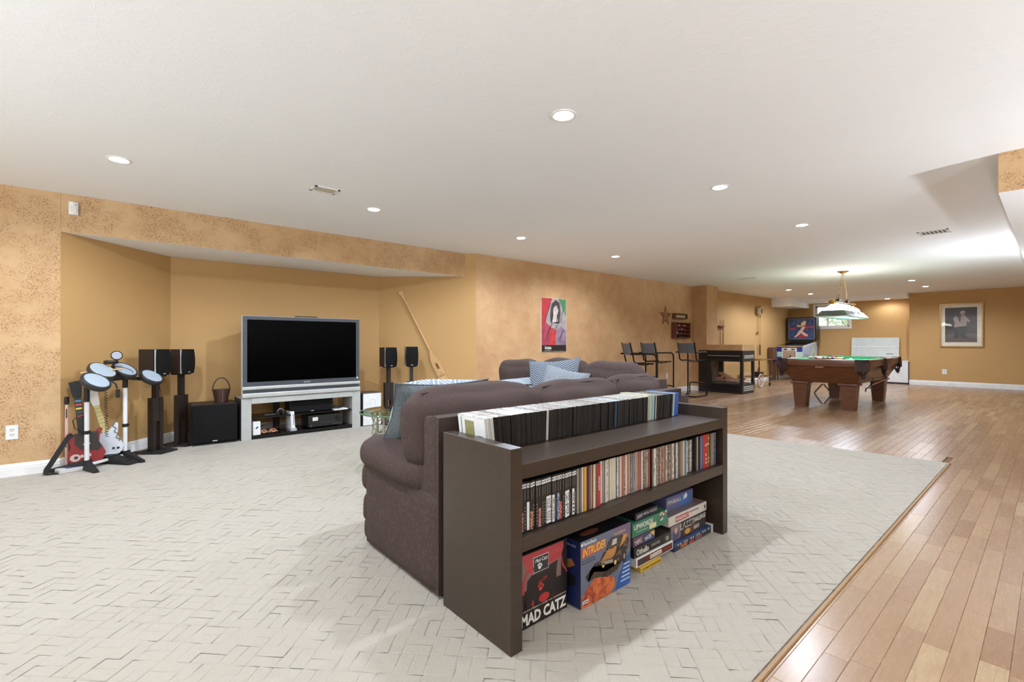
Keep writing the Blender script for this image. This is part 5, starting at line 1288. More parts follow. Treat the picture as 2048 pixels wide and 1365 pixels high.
# display rack
rk = empty('display_rack', (9.848, YW, 1.218)); tag(rk, 'small red-brown wall rack with four shelves of red spools', 'display rack')
MB().b2(-.312, .312, -.012, -.001, 0, .352).build('back_board', P((70, 26, 24), .5), rk)
for s_ in (-1, 1): MB().b2(min(s_ * .312, s_ * .292), max(s_ * .312, s_ * .292), -.12, -.012, 0, .352).build('side_board', 'rackwood', rk)
for k in range(5): MB().b2(-.292, .292, -.115, -.012, .004 + k * .0845 - (.004 if k == 0 else 0), .016 + k * .0835).build('shelf', 'rackwood', rk)
for row, (cnt, zz, hh) in enumerate(((3, .100, .05), (6, .184, .045), (8, .268, .045))):
    for k in range(cnt):
        xx = -.24 + .48 * (k + .5) / cnt
        s1 = MB().lathe([(.016, 0), (.02, .004), (.014, .01), (.014, hh - .01), (.02, hh - .004), (.016, hh)], 12, 0, Matrix.Translation((9.848 + xx, YW - .055, 1.218 + zz))).build('ornament', P((166, 40, 46), .4) if (k + row) % 4 else P((206, 190, 180), .4), None, 40)
        tag(s1, 'little %s ornament, %s from left on the %s shelf of the red rack' % ('red' if (k + row) % 4 else 'pale', ORD(k + 1), ('third', 'second', 'top')[row]), 'ornament', 'ornaments in the red rack')
tl_ = MB().box((9.87, YW - .06, 1.218 + .0165 + .016), (.34, .05, .03), 0, 0, .006).build('toy_train', P((34, 24, 24), .4)); tag(tl_, 'dark long ornament lying on the bottom shelf of the red rack', 'ornament')

# framed photograph on the far right wall (local -Y looks into the room)
fp = empty('framed_picture', (16.35, 1.566, 1.002), R(-90)); tag(fp, 'gold-framed sepia photograph of two children with a cream mat', 'picture')
for (x0, x1, z0, z1) in ((-.402, .402, 0, .03), (-.402, .402, 1.08, 1.11), (-.402, -.372, .03, 1.08), (.372, .402, .03, 1.08)): MB().b2(x0, x1, -.035, -.002, z0, z1).build('frame_rail', plain((176, 138, 88), .3, .4), fp)
MB().b2(-.372, .372, -.012, -.003, .03, 1.08).build('mat_board', P((224, 214, 190), .7), fp)
Fq = lambda k: ((0, -.0125 - .0004 * k, 0), (1, 0, 0), (0, 0, 1))
patch(fp, 'photo_print', rect(-.30, .288, .125, 1.005), Fq(0), P((56, 45, 43), .5, grain=.18), .0003)
patch(fp, 'photo_print', [(-.30, .125), (.288, .125), (.288, .33), (.12, .36), (.0, .27), (-.16, .36), (-.30, .32)], Fq(1), P((84, 72, 67), .5, grain=.25), .0003)
kid = P((150, 134, 125), .5, grain=.2); drk = P((36, 33, 32), .5, grain=.3); skin = P((150, 124, 112), .5)
patch(fp, 'photo_print', [(-.13, .50), (.0, .53), (.04, .60), (.02, .66), (-.03, .63), (-.05, .70), (-.06, .76), (-.11, .79), (-.15, .72), (-.12, .64)], Fq(2), kid, .0003); patch(fp, 'photo_print', [(-.02, .52), (.10, .54), (.10, .66), (.15, .62), (.16, .67), (.09, .77), (.06, .82), (-.0, .80), (-.01, .68)], Fq(3), kid, .0003)
patch(fp, 'photo_print', ell(.025, .86, .05, .045, 14), Fq(4), skin, .0003); patch(fp, 'photo_print', [(-.02, .87), (.0, .91), (.05, .92), (.08, .88), (.04, .885)], Fq(5), P((190, 176, 160), .5), .0003)
patch(fp, 'photo_print', [(-.12, .27), (-.05, .26), (-.04, .5), (-.13, .5)], Fq(2), drk, .0003); patch(fp, 'photo_print', [(.0, .26), (.08, .25), (.10, .53), (-.01, .52)], Fq(3), drk, .0003)
patch(fp, 'photo_print', [(-.14, .23), (-.04, .23), (-.05, .27), (-.13, .27)], Fq(4), P((40, 34, 34), .5), .0003); patch(fp, 'photo_print', [(.0, .25), (.11, .22), (.10, .26), (.04, .28)], Fq(4), P((40, 34, 34), .5), .0003); patch(fp, 'photo_print', rect(.118, .126, .21, .5), Fq(4), P((44, 36, 34), .5), .0003)
MB().b2(-.371, .371, -.022, -.0205, .031, 1.079).build('glass', 'pane', fp)

# wall clock with weights
ck = empty('weight_clock', (14.12, YW, .66)); tag(ck, 'ornate brass weight-driven wall clock with long pendulum', 'clock')
MB().box((.0, -.07, 1.36), (.20, .12, .18), 0, 0, .012).build('case', P((206, 184, 146), .5), ck)
MB().lathe([(.001, 0), (.075, 0), (.08, .008), (.075, .014), (.001, .014)], 24, 0, Matrix.Translation((0, -.131, 1.36)) @ Matrix.Rotation(R(90), 4, 'X')).build('dial', P((96, 74, 52), .4), ck, 40)
for sx, z0, z1 in ((-.12, 1.28, 1.46), (.12, 1.22, 1.48)):
    for i in range(4): MB().ball((sx, -.05, z0 + (z1 - z0) * i / 3), .026, 10, 6).build('rosette', 'brass', ck, 60)
MB().tube([(-.1, -.05, 1.46), (-.06, -.05, 1.50), (0, -.05, 1.48), (.06, -.05, 1.52), (.12, -.05, 1.5)], .012, 8).build('crest', 'brass', ck, 60)
MB().cyl((-.03, -.04, .76), (-.03, -.04, 1.28), .006, None, 8).build('pendulum_rod', P((120, 94, 60), .4), ck); MB().lathe([(.001, -.006), (.045, -.006), (.05, 0), (.045, .006), (.001, .006)], 20, 0, Matrix.Translation((-.03, -.04, .735)) @ Matrix.Rotation(R(90), 4, 'X')).build('pendulum_bob', 'brass', ck, 40)
for sx, zz in ((.04, .10), (.085, .10)):
    MB().cyl((sx, -.06, zz + .30), (sx, -.06, 1.28), .003, None, 6).build('chain', 'brass', ck); MB().cyl((sx, -.06, zz), (sx, -.06, zz + .30), .014, None, 12).build('weight', P((110, 84, 50), .4, .5), ck, 40)
# cue rack and cues
cr = empty('cue_rack', (11.85, YW, 1.50)); tag(cr, 'small wooden cue rack on the wall above the fireplace ledge', 'cue rack')
MB().box((0, -.03, .03), (.34, .05, .025), 0, 0, .003).build('upper_rail', 'barn', cr); MB().box((0, -.008, .0), (.30, .014, .10), 0, 0, .002).build('back_plate', 'barn', cr)
for dx, lb in ((-.11, 'left cue'), (.0, 'middle cue'), (.06, 'right cue')):
    q_ = MB().tube([(11.85 + dx, YW - .066, .012), (11.85 + dx, YW - .066, .7), (11.85 + dx, YW - .066, 1.69)], [.014, .011, .006], 10).build('pool_cue', P((150, 96, 60), .35), None, 50); tag(q_, 'wooden pool cue standing upright in the wall rack, %s' % lb, 'pool cue', 'cues in the wall rack')

# ================================================================== FIREPLACE
FX0, FX1, FY0, FY1 = 10.42, 11.04, 4.43, 5.43
struct(MB().b2(FX0 + .015, FX1 - .005, FY0 + .015, 5.25, .945, 1.072).b2(10.98, FX1 - .005, 5.25, YW, WZ, 1.072).build('wall_half', 'wall_tex2'))
fi = empty('gas_fireplace', ((FX0 + FX1) / 2, (FY0 + FY1) / 2, WZ)); tag(fi, 'black three-sided gas fireplace with glass panes and ceramic logs', 'fireplace')
FI = Matrix.Translation((-(FX0 + FX1) / 2, -(FY0 + FY1) / 2, -WZ))
def fb(name, x0, x1, y0, y1, z0, z1, mat='black', par=fi, bev=.002): return MB(FI).box(((x0 + x1) / 2, (y0 + y1) / 2, (z0 + z1) / 2), (x1 - x0, y1 - y0, z1 - z0), 0, 0, bev).build(name, mat, par)
FYB = 5.245                                                  # the firebox stops at the pier, its face runs on in front of it
fb('header', FX0, FX1, FY0, FYB, .70, .945); fb('plinth', FX0 + .01, FX1 - .01, FY0 + .01, FYB, WZ, .20)
fb('face_end', FX0, FX0 + .028, FYB, FY1, WZ, .945)
for (x, y) in ((FX0, FY0), (FX1 - .06, FY0)): fb('corner_post', x, x + .06, y, y + .06, .20, .70)
fb('side_post', FX0, FX0 + .05, FYB - .12, FYB, .20, .70); fb('side_post', FX1 - .05, FX1, FYB - .12, FYB, .20, .70); fb('end_wall', FX0 + .05, FX1 - .05, FYB - .03, FYB, .20, .70, P((96, 74, 60), .7))
for z0 in (.775, .80, .82): fb('louvre', FX0 - .008, FX0 + .01, FY0 + .07, FYB - .03, z0, z0 + .010, 'silver' if z0 == .82 else 'blackmetal'); 
for z0 in (.775, .80, .825): fb('louvre', FX0 + .07, FX1 - .07, FY0 - .008, FY0 + .01, z0, z0 + .014, 'silver')
for z0 in (.05, .09, .13, .165): fb('louvre', FX0 - .004, FX0 + .012, FY0 + .07, FYB - .03, z0, z0 + .012, 'blackmetal'); 
for z0 in (.06, .10, .14): fb('louvre', FX0 + .07, FX1 - .07, FY0 - .004, FY0 + .012, z0, z0 + .02, 'silver')
fb('hearth_bed', FX0 + .07, FX1 - .07, FY0 + .07, FYB - .03, .20, .225, P((70, 56, 48), .9))
fb('pane', FX0 + .02, FX0 + .024, FY0 + .06, FYB - .12, .20, .70, 'pane', fi, 0); fb('pane', FX1 - .024, FX1 - .02, FY0 + .06, FYB - .12, .20, .70, 'pane', fi, 0); fb('pane', FX0 + .06, FX1 - .06, FY0 + .02, FY0 + .024, .20, .70, 'pane', fi, 0)
lgm = plain((150, 108, 84), .9, grain=.3)
for (pts, r_) in (([(10.70, 4.58, .27), (10.72, 4.75, .275), (10.70, 4.92, .35), (10.72, 5.05, .29), (10.70, 5.14, .28)], .045), ([(10.78, 4.55, .30), (10.80, 4.62, .37), (10.78, 4.70, .34)], .05), ([(10.80, 4.85, .32), (10.76, 5.0, .38), (10.80, 5.12, .40)], .05), ([(10.62, 4.60, .26), (10.62, 4.85, .27), (10.64, 5.1, .26)], .035)):
    MB(FI).tube(pts, [r_ * .8] + [r_] * (len(pts) - 2) + [r_ * .75], 9).build('ceramic_log', lgm, fi, 60)

# ================================================================== BAR STOOLS
def stool():
    o = empty('bar_stool')
    def arc(c, r, a0, a1, ax, n=6):
        out = []
        for i in range(n + 1):
            a = a0 + (a1 - a0) * i / n
            out.append((c[0] + r * math.cos(a), ax, c[1] + r * math.sin(a)))
        return out
    W = .215
    for s_ in (-1, 1):
        y = s_ * W
        p = [(-.26, y, .925), (.14, y, .925)] + arc((.14, .845), .08, PI / 2, 0, y) + [(.22, y, .06)] + arc((.17, .06), .05, 0, -PI / 2, y)[1:] + [(-.24, y, .0105)]
        MB().tube(p, .0145, 10).build('side_tube', 'blackmetal', o, 60)
        q = [(-.255, y * .86, 1.125), (-.20, y * .86, .90), (-.185, y * .86, .83)] + arc((-.105, .83), .08, PI, 1.5 * PI, y * .86)[1:] + [(.18, y * .86, .752)]
        MB().tube(q, .0135, 10).build('seat_tube', 'blackmetal', o, 60)
    MB().tube([(-.24, -W, .0105), (-.24, W, .0105)], .0125, 10).build('base_tube', 'blackmetal', o, 60)
    fr_ = [(.20, -W + .03, .0105), (.245, -W + .03, .03), (.245, -W + .03, .24), (.26, -W + .045, .265), (.26, W - .045, .265), (.245, W - .03, .24), (.245, W - .03, .03), (.20, W - .03, .0105)]
    MB().tube(fr_, .013, 8).build('footrest', 'blackmetal', o, 60)
    MB().cyl((.2475, -W + .06, .279), (.2475, W - .06, .279), .005, None, 8).build('footrest_wear', 'chrome', o)
    vs = []; n = 8
    for i in range(n + 1):
        x = -.16 + .34 * i / n
        for j in range(n + 1):
            y = -W * .86 + 2 * W * .86 * j / n; vs.append((x, y, .765 - .022 * (1 - (y / (W * .86)) ** 2)))
    fs = [(i * 9 + j, (i + 1) * 9 + j, (i + 1) * 9 + j + 1, i * 9 + j + 1) for i in range(n) for j in range(n)]
    m2 = [(p[0], p[1], p[2] - .005) for p in vs]
    MB().add(vs, fs).add(m2, [tuple(reversed(f)) for f in fs]).build('seat_sling', P((44, 42, 44), .6), o, 60)
    b = MB(); vs = []
    for i in range(n + 1):
        t = i / n; x = -.205 - .05 * t; z = .905 + .205 * t
        for j in range(n + 1): y = -W * .87 + 2 * W * .87 * j / n; vs.append((x - .018 * (1 - (y / (W * .87)) ** 2), y, z))
    m2 = [(p[0] - .006, p[1], p[2]) for p in vs]
    b.add(vs, fs).add(m2, [tuple(reversed(f)) for f in fs]).build('back_sling', P((92, 94, 98), .55), o, 60)
    MB().tube([(.10, -W * .86, .745), (.10, -W * .4, .715), (.10, W * .4, .715), (.10, W * .86, .745)], .006, 6).build('sling_brace', 'blackmetal', o, 60)
    for y in (-.07, .07): MB().tube([(-.06 + .018 * math.cos(2 * PI * i / 10), y + W * .5 * (1 if y > 0 else -1), .728 + .018 * math.sin(2 * PI * i / 10)) for i in range(10)], .004, 5, 0, True).build('sling_ring', 'blackmetal', o, 60)
    return o
s0 = stool()
for i, (x, y, a, lb) in enumerate(((9.36, 5.02, 0, 'black tubular bar stool standing right beside the fireplace'), (8.27, 5.17, -13, 'black tubular bar stool in the middle, half behind the nearest one'), (7.20, 4.86, -32, 'black tubular bar stool nearest the sofa arm'))):
    o = s0 if i == 0 else copy_tree(s0)
    o.location = (x, y, WZ); o.rotation_euler = (0, 0, R(a)); tag(o, lb, 'bar stool', 'bar stools')

# ================================================================== BAR CART
bcx, bcy = 12.72, 5.06
ct = empty('bar_cart', (bcx, bcy, WZ)); tag(ct, 'brass and dark wood bar cart with large spoked wheels', 'bar cart')
for sx in (-.34, .34):
    for sy in (-.2, .2):
        prof = [(.012, .10 if sx > 0 else .2), (.016, .16 if sx > 0 else .24), (.010, .22 if sx > 0 else .28), (.018, .32), (.012, .38), (.019, .48), (.011, .54), (.017, .60), (.012, .67)]
        MB().lathe(prof, 10, 0, Matrix.Translation((sx, sy, 0))).build('turned_post', P((70, 44, 30), .35), ct, 50)
for zz, nm in ((.67, 'top_tray'), (.24, 'lower_tray')):
    t_ = MB().b2(-.38, .38, -.235, .235, zz, zz + .008).build(nm, 'topglass', ct)
    MB().tube([(-.38, -.235, zz + .012), (.38, -.235, zz + .012), (.38, .235, zz + .012), (-.38, .235, zz + .012)], .011, 8, 0, True).build('rail', 'brass', t_, 60)
for sy in (-.235, .235):
    w_ = MB(); w_.tube([(-.34 + .155 * math.cos(2 * PI * i / 32), sy, .172 + .155 * math.sin(2 * PI * i / 32)) for i in range(32)], .013, 8, 0, True).build('wheel_rim', P((226, 206, 190), .35), ct, 60)
    MB().tube([(-.34 + .17 * math.cos(2 * PI * i / 32), sy, .172 + .17 * math.sin(2 * PI * i / 32)) for i in range(32)], .006, 6, 0, True).build('tyre', 'black', ct, 60)
    sp_ = MB()
    for k in range(8): a = 2 * PI * k / 8; sp_.cyl((-.34, sy, .172), (-.34 + .15 * math.cos(a), sy, .172 + .15 * math.sin(a)), .006, None, 6)
    sp_.cyl((-.34, sy - .02, .172), (-.34, sy + .02, .172), .02, None, 12); sp_.build('spokes', P((206, 180, 160), .35), ct)
    MB().cyl((.34, sy * .85 - .014, .045), (.34, sy * .85 + .014, .045), .045, None, 18).build('caster_wheel', 'black', ct, 40); MB().cyl((.34, sy * .85, .06), (.34, sy * .85, .115), .014, None, 8).build('caster_stem', 'brass', ct)
MB().cyl((-.37, -.235, .165), (-.31, .235, .165), .008, None, 8).build('axle', 'brass', ct)
ice = empty('ice_bucket', (12.72, 5.02, WZ + .2486)); tag(ice, 'dark wooden box with a lid knob on the lower cart shelf', 'box')
MB().box((0, 0, .05), (.26, .16, .10), 0, 0, .006).build('box', P((62, 42, 30), .4), ice); MB().box((0, 0, .112), (.28, .18, .022), 0, 0, .006).build('lid', P((54, 36, 26), .4), ice); MB().cyl((0, 0, .123), (0, 0, .21), .010, .006, 10).build('knob', P((54, 36, 26), .4), ice, 40)

# ================================================================== POOL TABLE
PX0, PX1, PY0, PY1 = 9.05, 11.60, 1.955, 3.235
pcx, pcy = (PX0 + PX1) / 2, (PY0 + PY1) / 2
pt = empty('pool_table', (pcx, pcy, WZ)); tag(pt, 'dark walnut pool table with green felt and fringed leather pockets', 'pool table')
hx, hy = (PX1 - PX0) / 2, (PY1 - PY0) / 2; ZR = .845
# cabinet tapers inward to the legs
tz, bz0 = .725, .44
def ring4(x, y, z): return [(-x, -y, z), (x, -y, z), (x, y, z), (-x, y, z)]
b = MB(); vs = ring4(hx - .035, hy - .035, tz) + ring4(hx - .21, hy - .17, bz0); b.add(vs, [(0, 1, 2, 3), (7, 6, 5, 4)] + [(4 + i, 4 + (i + 1) % 4, (i + 1) % 4, i) for i in range(4)]); b.build('cabinet', 'oakx', pt)
for s_ in (-1, 1):
    for seg in (-1, 1):
        MB().box((seg * (hx / 2 - .01), s_ * (hy - .055), (ZR + tz) / 2), (hx - .17, .11, ZR - tz), 0, 0, .012, seg=2).build('long_rail', 'oakx', pt, 40)
    MB().box((s_ * (hx - .055), 0, (ZR + tz) / 2), (.11, 2 * hy - .26, ZR - tz), 0, 0, .012, seg=2).build('short_rail', 'oak', pt, 40)
    MB().box((s_ * (hx - .012), 0, tz - .012), (.02, .12, .024), 0, 0, .002).build('score_plate', P((150, 104, 76), .4), pt)
MB().b2(-hx + .1, hx - .1, -hy + .1, hy - .1, tz, .80).build('felt_bed', 'felt', pt)
for s_ in (-1, 1):
    for seg in (-1, 1):
        MB().prism([(-(hx - .34) / 2, 0), ((hx - .34) / 2, 0), ((hx - .40) / 2, -s_ * .045), (-(hx - .40) / 2, -s_ * .045)] if s_ > 0 else [(-(hx - .40) / 2, .045), ((hx - .40) / 2, .045), ((hx - .34) / 2, 0), (-(hx - .34) / 2, 0)], .80, ZR - .003, T=Matrix.Translation((seg * (hx / 2 - .01), s_ * (hy - .112), 0))).build('cushion', 'felt', pt)
    L2 = hy - .26
    MB().prism([(0, -L2), (0, L2), (-.045, L2 - .03), (-.045, -L2 + .03)] if s_ > 0 else [(.045, -L2 + .03), (.045, L2 - .03), (0, L2), (0, -L2)], .80, ZR - .003, T=Matrix.Translation((s_ * (hx - .112), 0, 0))).build('cushion', 'felt', pt)
for sx in (-1, 1):
    for sy in (-1, 1):
        cx_, cy_ = sx * (hx - .30), sy * (hy - .285)
        b = MB(); t4 = .115; t5 = .085
        vs = [(cx_ + a * t4, cy_ + c * t4, .435) for a, c in ((-1, -1), (1, -1), (1, 1), (-1, 1))] + [(cx_ + a * t5, cy_ + c * t5, 0) for a, c in ((-1, -1), (1, -1), (1, 1), (-1, 1))]
        l = b.add(vs, [(0, 1, 2, 3), (7, 6, 5, 4)] + [(4 + i, 4 + (i + 1) % 4, (i + 1) % 4, i) for i in range(4)]).build('leg', 'oak', pt)
        MB().box((cx_, cy_, .428), (.29, .29, .034), 0, 0, .014, seg=2).build('leg_cap', 'oak', l, 40)
def pocket(x, y, ax, ay, w):
    """leather drop pocket: band over the rail, fringe, net and tassel"""
    o = MB(); a = math.atan2(ay, ax); T = Matrix.Translation((x, y, 0)) @ Matrix.Rotation(a, 4, 'Z')
    n = 12; prof = []
    for i in range(n + 1): t = -PI * .5 + PI * i / n; prof.append((.075 * math.cos(t), w * math.sin(t)))
    def band(z0, z1, s0, s1, nm, mat, par):
        vs = [(p[0] * s0, p[1] * s0, z0) for p in prof] + [(p[0] * s1, p[1] * s1, z1) for p in prof] + [(p[0] * s0 - .012, p[1] * s0 * .9, z0) for p in prof] + [(p[0] * s1 - .012, p[1] * s1 * .9, z1) for p in prof]; m = n + 1
        fs = []
        for i in range(n): fs += [(i, i + 1, m + i + 1, m + i), (2 * m + i, 3 * m + i, 3 * m + i + 1, 2 * m + i + 1), (i, 2 * m + i, 2 * m + i + 1, i + 1), (m + i, m + i + 1, 3 * m + i + 1, 3 * m + i)]
        return MB(T).add(vs, fs).build(nm, mat, par, 50)
    pk_ = band(.735, ZR + .006, 1.0, 1.0, 'pocket', 'leather', pt)
    fr_ = MB(T)
    for i in range(26):
        t = -PI * .5 + PI * (i + .5) / 26; p = (.078 * math.cos(t), w * 1.02 * math.sin(t)); fr_.tube([(p[0], p[1], .80), (p[0] + .004, p[1], .70), (p[0] + .003, p[1], .66)], .0055, 5)
    fr_.build('fringe', 'leather2', pk_)
    net = MB(T)
    for i in range(7):
        t = -PI * .5 + PI * (i + .5) / 7; p = (.07 * math.cos(t), w * .85 * math.sin(t))
        net.tube([(p[0], p[1], .70), (p[0] * .9, p[1] * .75, .635), (p[0] * .5 + .015, p[1] * .3, .60)], .010, 6)
    net.ball((.04, 0, .585), .04, 12, 6, 0, (1, 1, .6)); net.build('net', 'leather', pk_, 60)
    MB(T).add([(.04 + .05 * math.cos(k * PI / 4) * (1 if k % 2 else .35), .06 * math.sin(k * PI / 4) * (1 if k % 2 else .35), .555 - (.035 if k % 2 else 0)) for k in range(8)] + [(.04, 0, .585)], [(k, (k + 1) % 8, 8) for k in range(8)] + [tuple(reversed(range(8)))]).build('tassel', 'leather2', pk_)
for sx in (-1, 1):
    for sy in (-1, 1): pocket(sx * (hx - .07), sy * (hy - .07), sx, sy, .105)
pocket(0, hy - .05, 0, 1, .075); pocket(0, -hy + .05, 0, -1, .075)
# things on and under it
tr_ = empty('ball_tray', (PX0 + .62, 2.62, .7965)); tag(tr_, 'dark tray of pool balls lying on the green felt', 'ball tray')
MB().b2(-.10, .10, -.24, .24, 0, .012).b2(-.10, -.09, -.24, .24, .012, .04).b2(.09, .10, -.24, .24, .012, .04).b2(-.09, .09, -.24, -.23, .012, .04).b2(-.09, .09, .23, .24, .012, .04).build('tray', 'leather', tr_)
bcol = [(214, 206, 180), (150, 40, 40), (206, 160, 60), (214, 206, 180), (40, 60, 130), (206, 190, 160), (120, 50, 40), (214, 206, 180), (190, 90, 50), (60, 110, 70), (214, 206, 180), (30, 28, 30), (180, 60, 60), (214, 206, 180)]
bnm = ['cream', 'dark red', 'gold', 'cream', 'blue', 'tan', 'maroon', 'cream', 'orange', 'green', 'cream', 'black', 'red', 'cream']
k = 0
for i in range(7):
    for j in range(2):
        bl_ = MB().ball((PX0 + .62 - .042 + .084 * j, 2.62 - .19 + .063 * i, .7965 + .0125 + .0285), .0284, 16, 10).build('pool_ball', P(bcol[k], .1), None, 60)
        tag(bl_, '%s pool ball, %s from right in the %s row of the ball tray' % (bnm[k], ORD(i + 1), ('front', 'back')[j]), 'pool ball', 'pool balls in the tray'); k += 1
tag(MB().ball((PX0 + .62, 2.30, .7965 + .0290), .0288, 20, 12).build('cue_ball', P((232, 228, 214), .08), None, 60), 'single white cue ball on the felt right of the ball tray', 'pool ball')
tri = empty('ball_rack', (9.33, 2.62, .455)); tag(tri, 'dark diamond-shaped ball rack hanging under the pool table', 'ball rack')
MB().tube([(0, 0, -.03), (0, .005, .0), (0, 0, -.045)], .004, 6).build('hook', 'steel', tri)
MB().tube([(0, .012, -.05), (0, -.012, -.05), (0, -.125, -.20), (0, -.125, -.225), (0, -.018, -.385), (0, .018, -.385), (0, .125, -.225), (0, .125, -.20)], .011, 8, 0, True).build('frame', 'leather', tri, 60)
brd = empty('bridge_stick', (9.62, 2.03, .40)); tag(brd, 'mechanical bridge stick with a dark forked head under the right table side', 'bridge stick')
MB().tube([(.06, 0, .0), (1.0, .03, .03), (1.62, .04, .04)], [.009, .011, .013], 10).build('shaft', P((176, 126, 88), .35), brd, 50)
MB().tube([(-.03, -.04, .09), (-.02, -.04, .03), (.0, 0, -.005), (.06, 0, .0), (.12, .0, .045)], .009, 8).tube([(-.02, .05, -.10), (-.02, .045, -.05), (-.02, 0, -.02), (-.02, -.045, -.05), (-.02, -.05, -.10)], .010, 8).build('forked_head', 'black', brd, 60)
for xx in (.55, 1.45): MB().tube([(xx, .03, .02), (xx, .06, .06), (xx, .08, .12)], .006, 6).build('holder', 'black', brd, 60)

# ---- lamp over the pool table
lp = empty('pool_table_lamp', (10.32, 2.58, CEIL)); tag(lp, 'three-shade billiard lamp hanging on chains over the pool table', 'lamp')
MB().lathe([(.001, 0), (.09, 0), (.085, -.012), (.05, -.02), (.045, -.035), (.001, -.04)][::-1], 24).build('ceiling_canopy', 'brass', lp, 40)
for sx in (-1, 1):
    a = Vector((sx * .03, 0, -.035)); c = Vector((sx * .28, 0, -.53)); ch_ = MB(); n = 17
    for i in range(n):
        p = a.lerp(c, (i + .5) / n); d = (c - a).normalized(); side = Vector((0, 1, 0)) if i % 2 else d.cross(Vector((0, 1, 0)))
        ch_.tube([tuple(p + d * .021 * math.cos(2 * PI * k / 8) + side * .010 * math.sin(2 * PI * k / 8)) for k in range(8)], .003, 5, 0, True)
    ch_.build('chain', 'brass', lp, 60); MB().lathe([(.001, -.575), (.02, -.565), (.05, -.53), (.045, -.526), (.012, -.53), (.008, -.50)], 14, 0, Matrix.Translation((sx * .28, 0, 0))).build('chain_cup', P((70, 60, 44), .4, .6), lp, 50)
MB().cyl((-.56, 0, -.60), (.60, 0, -.60), .032, None, 18).build('bar', 'chrome', lp, 40)
for sx in (-1, 1): MB().ball((sx * .62, 0, -.60), .055, 16, 10).build('end_knob', 'brass', lp, 60)
for k, sx in enumerate((-.46, 0, .46)):
    MB().cyl((sx, 0, -.60), (sx, 0, -.66), .016, None, 10).build('shade_stem', 'brass', lp)
    dome = MB().lathe([(.03, -.645), (.09, -.655), (.14, -.69), (.165, -.745), (.168, -.757)], 26, 0, Matrix.Translation((sx, 0, 0))).build('glass_dome', mat_emit('lit_opal_glass', (255, 250, 244), 11.0) if k == 0 else bpy.data.materials['lit_opal_glass'], lp, 50)
    sk = MB(); vs = ring4(.168, .168, -.748) + ring4(.228, .25, -.852) + ring4(.228, .25, -.860) + ring4(.222, .245, -.857) + ring4(.160, .160, -.752)
    vs = [(x + sx, y, z) for x, y, z in vs]
    for r_ in range(4): sk.add(vs, [(r_ * 4 + (i + 1) % 4, r_ * 4 + i, r_ * 4 + 4 + i, r_ * 4 + 4 + (i + 1) % 4) for i in range(4)])
    sk.build('green_skirt', plain((92, 102, 96), .3, .3, grain=.25), lp)
    rimb = MB().tube([(x + sx, y, -.858) for x, y, _ in ring4(.228, .25, 0)], .006, 6, 0, True).build('skirt_edge', 'chrome', lp)
    ld = bpy.data.lights.new('bulb', 'POINT'); ld.energy = 20; ld.color = POT_COL; ld.shadow_soft_size = .05
    lo_ = bpy.data.objects.new('bulb', ld); COL.objects.link(lo_); lo_.parent = lp; lo_.location = (sx, 0, -.80)

# ================================================================== PINBALL MACHINE
pb_ = empty('pinball_machine', (15.2, 5.125, WZ)); tag(pb_, 'blue and white pinball machine with lit-up dark backglass in the far corner', 'pinball machine')
w2 = .345
b = MB(); side = [(0, .46), (1.28, .40), (1.28, 1.16), (0, 1.01)]
b.prism([(p[0], p[1]) for p in side], -w2, w2, 0, None, None, Matrix.Rotation(R(90), 4, 'X')); b.build('cabinet', P((214, 220, 222), .4), pb_)
Ff2 = lambda k: ((-.0004 - .0006 * k, 0, 0), (0, -1, 0), (0, 0, 1))
patch(pb_, 'front_stripe', rect(-w2, w2, .85, .99), Ff2(0), P((44, 52, 130), .4)); patch(pb_, 'front_stripe', rect(-w2, w2, .70, .85), Ff2(0), P((170, 206, 190), .4)); patch(pb_, 'front_stripe', rect(-w2, w2, .46, .70), Ff2(0), P((44, 62, 136), .4))
patch(pb_, 'coin_door', rect(-.20, .20, .47, .965), Ff2(2), P((206, 200, 190), .35), .006); patch(pb_, 'coin_door', rect(-.165, .165, .48, .885), Ff2(12), P((166, 140, 116), .4), .004)
for s_ in (-1, 1): patch(pb_, 'coin_slot', rect(s_ * .10 - .045, s_ * .10 + .045, .905, .94), Ff2(13), P((60, 56, 54), .3, .5), .004)
patch(pb_, 'door_lock', ell(.0, .72, .05, .05, 18), Ff2(19), P((50, 46, 44), .3), .004); patch(pb_, 'door_lock', ell(-.01, .73, .025, .025, 12), Ff2(26), P((200, 200, 196), .3), .004); patch(pb_, 'door_hinge', rect(.15, .158, .55, .86), Ff2(19), 'black', .004)
MB().b2(-.02, .0, -.36, .36, 1.0, 1.03).build('lock_bar', 'chrome', pb_)
for (x, y) in ((.03, -.32), (.03, .32), (1.22, -.32), (1.22, .32)): MB().box((x, y, .245), (.035, .035, .49), 0, 0, .004).build('leg', 'chrome', pb_)
Fs3 = lambda k: ((0, -w2 - .0004 - .0006 * k, 0), (1, 0, 0), (0, 0, 1))
patch(pb_, 'side_art', [(.02, .47), (1.26, .42), (1.26, 1.12), (.02, .97)], Fs3(0), P((176, 190, 206), .4)); patch(pb_, 'side_art', [(.55, .46), (.80, .46), (1.0, .98), (.9, 1.0)], Fs3(1), P((206, 220, 200), .4)); patch(pb_, 'side_art', [(.95, 1.0), (1.05, 1.0), (1.24, .5), (1.1, .5)], Fs3(1), P((206, 220, 200), .4)); patch(pb_, 'side_art', [(.78, .5), (1.05, .5), (.95, .86)], Fs3(1), P((140, 150, 170), .4))
lettering(pb_, 'Solo', ((.34, Fs3(1)[0][1], .74), (1, 0, 0), (0, 0, 1)), .42, .16, P((120, 140, 130), .4), 0, .02)
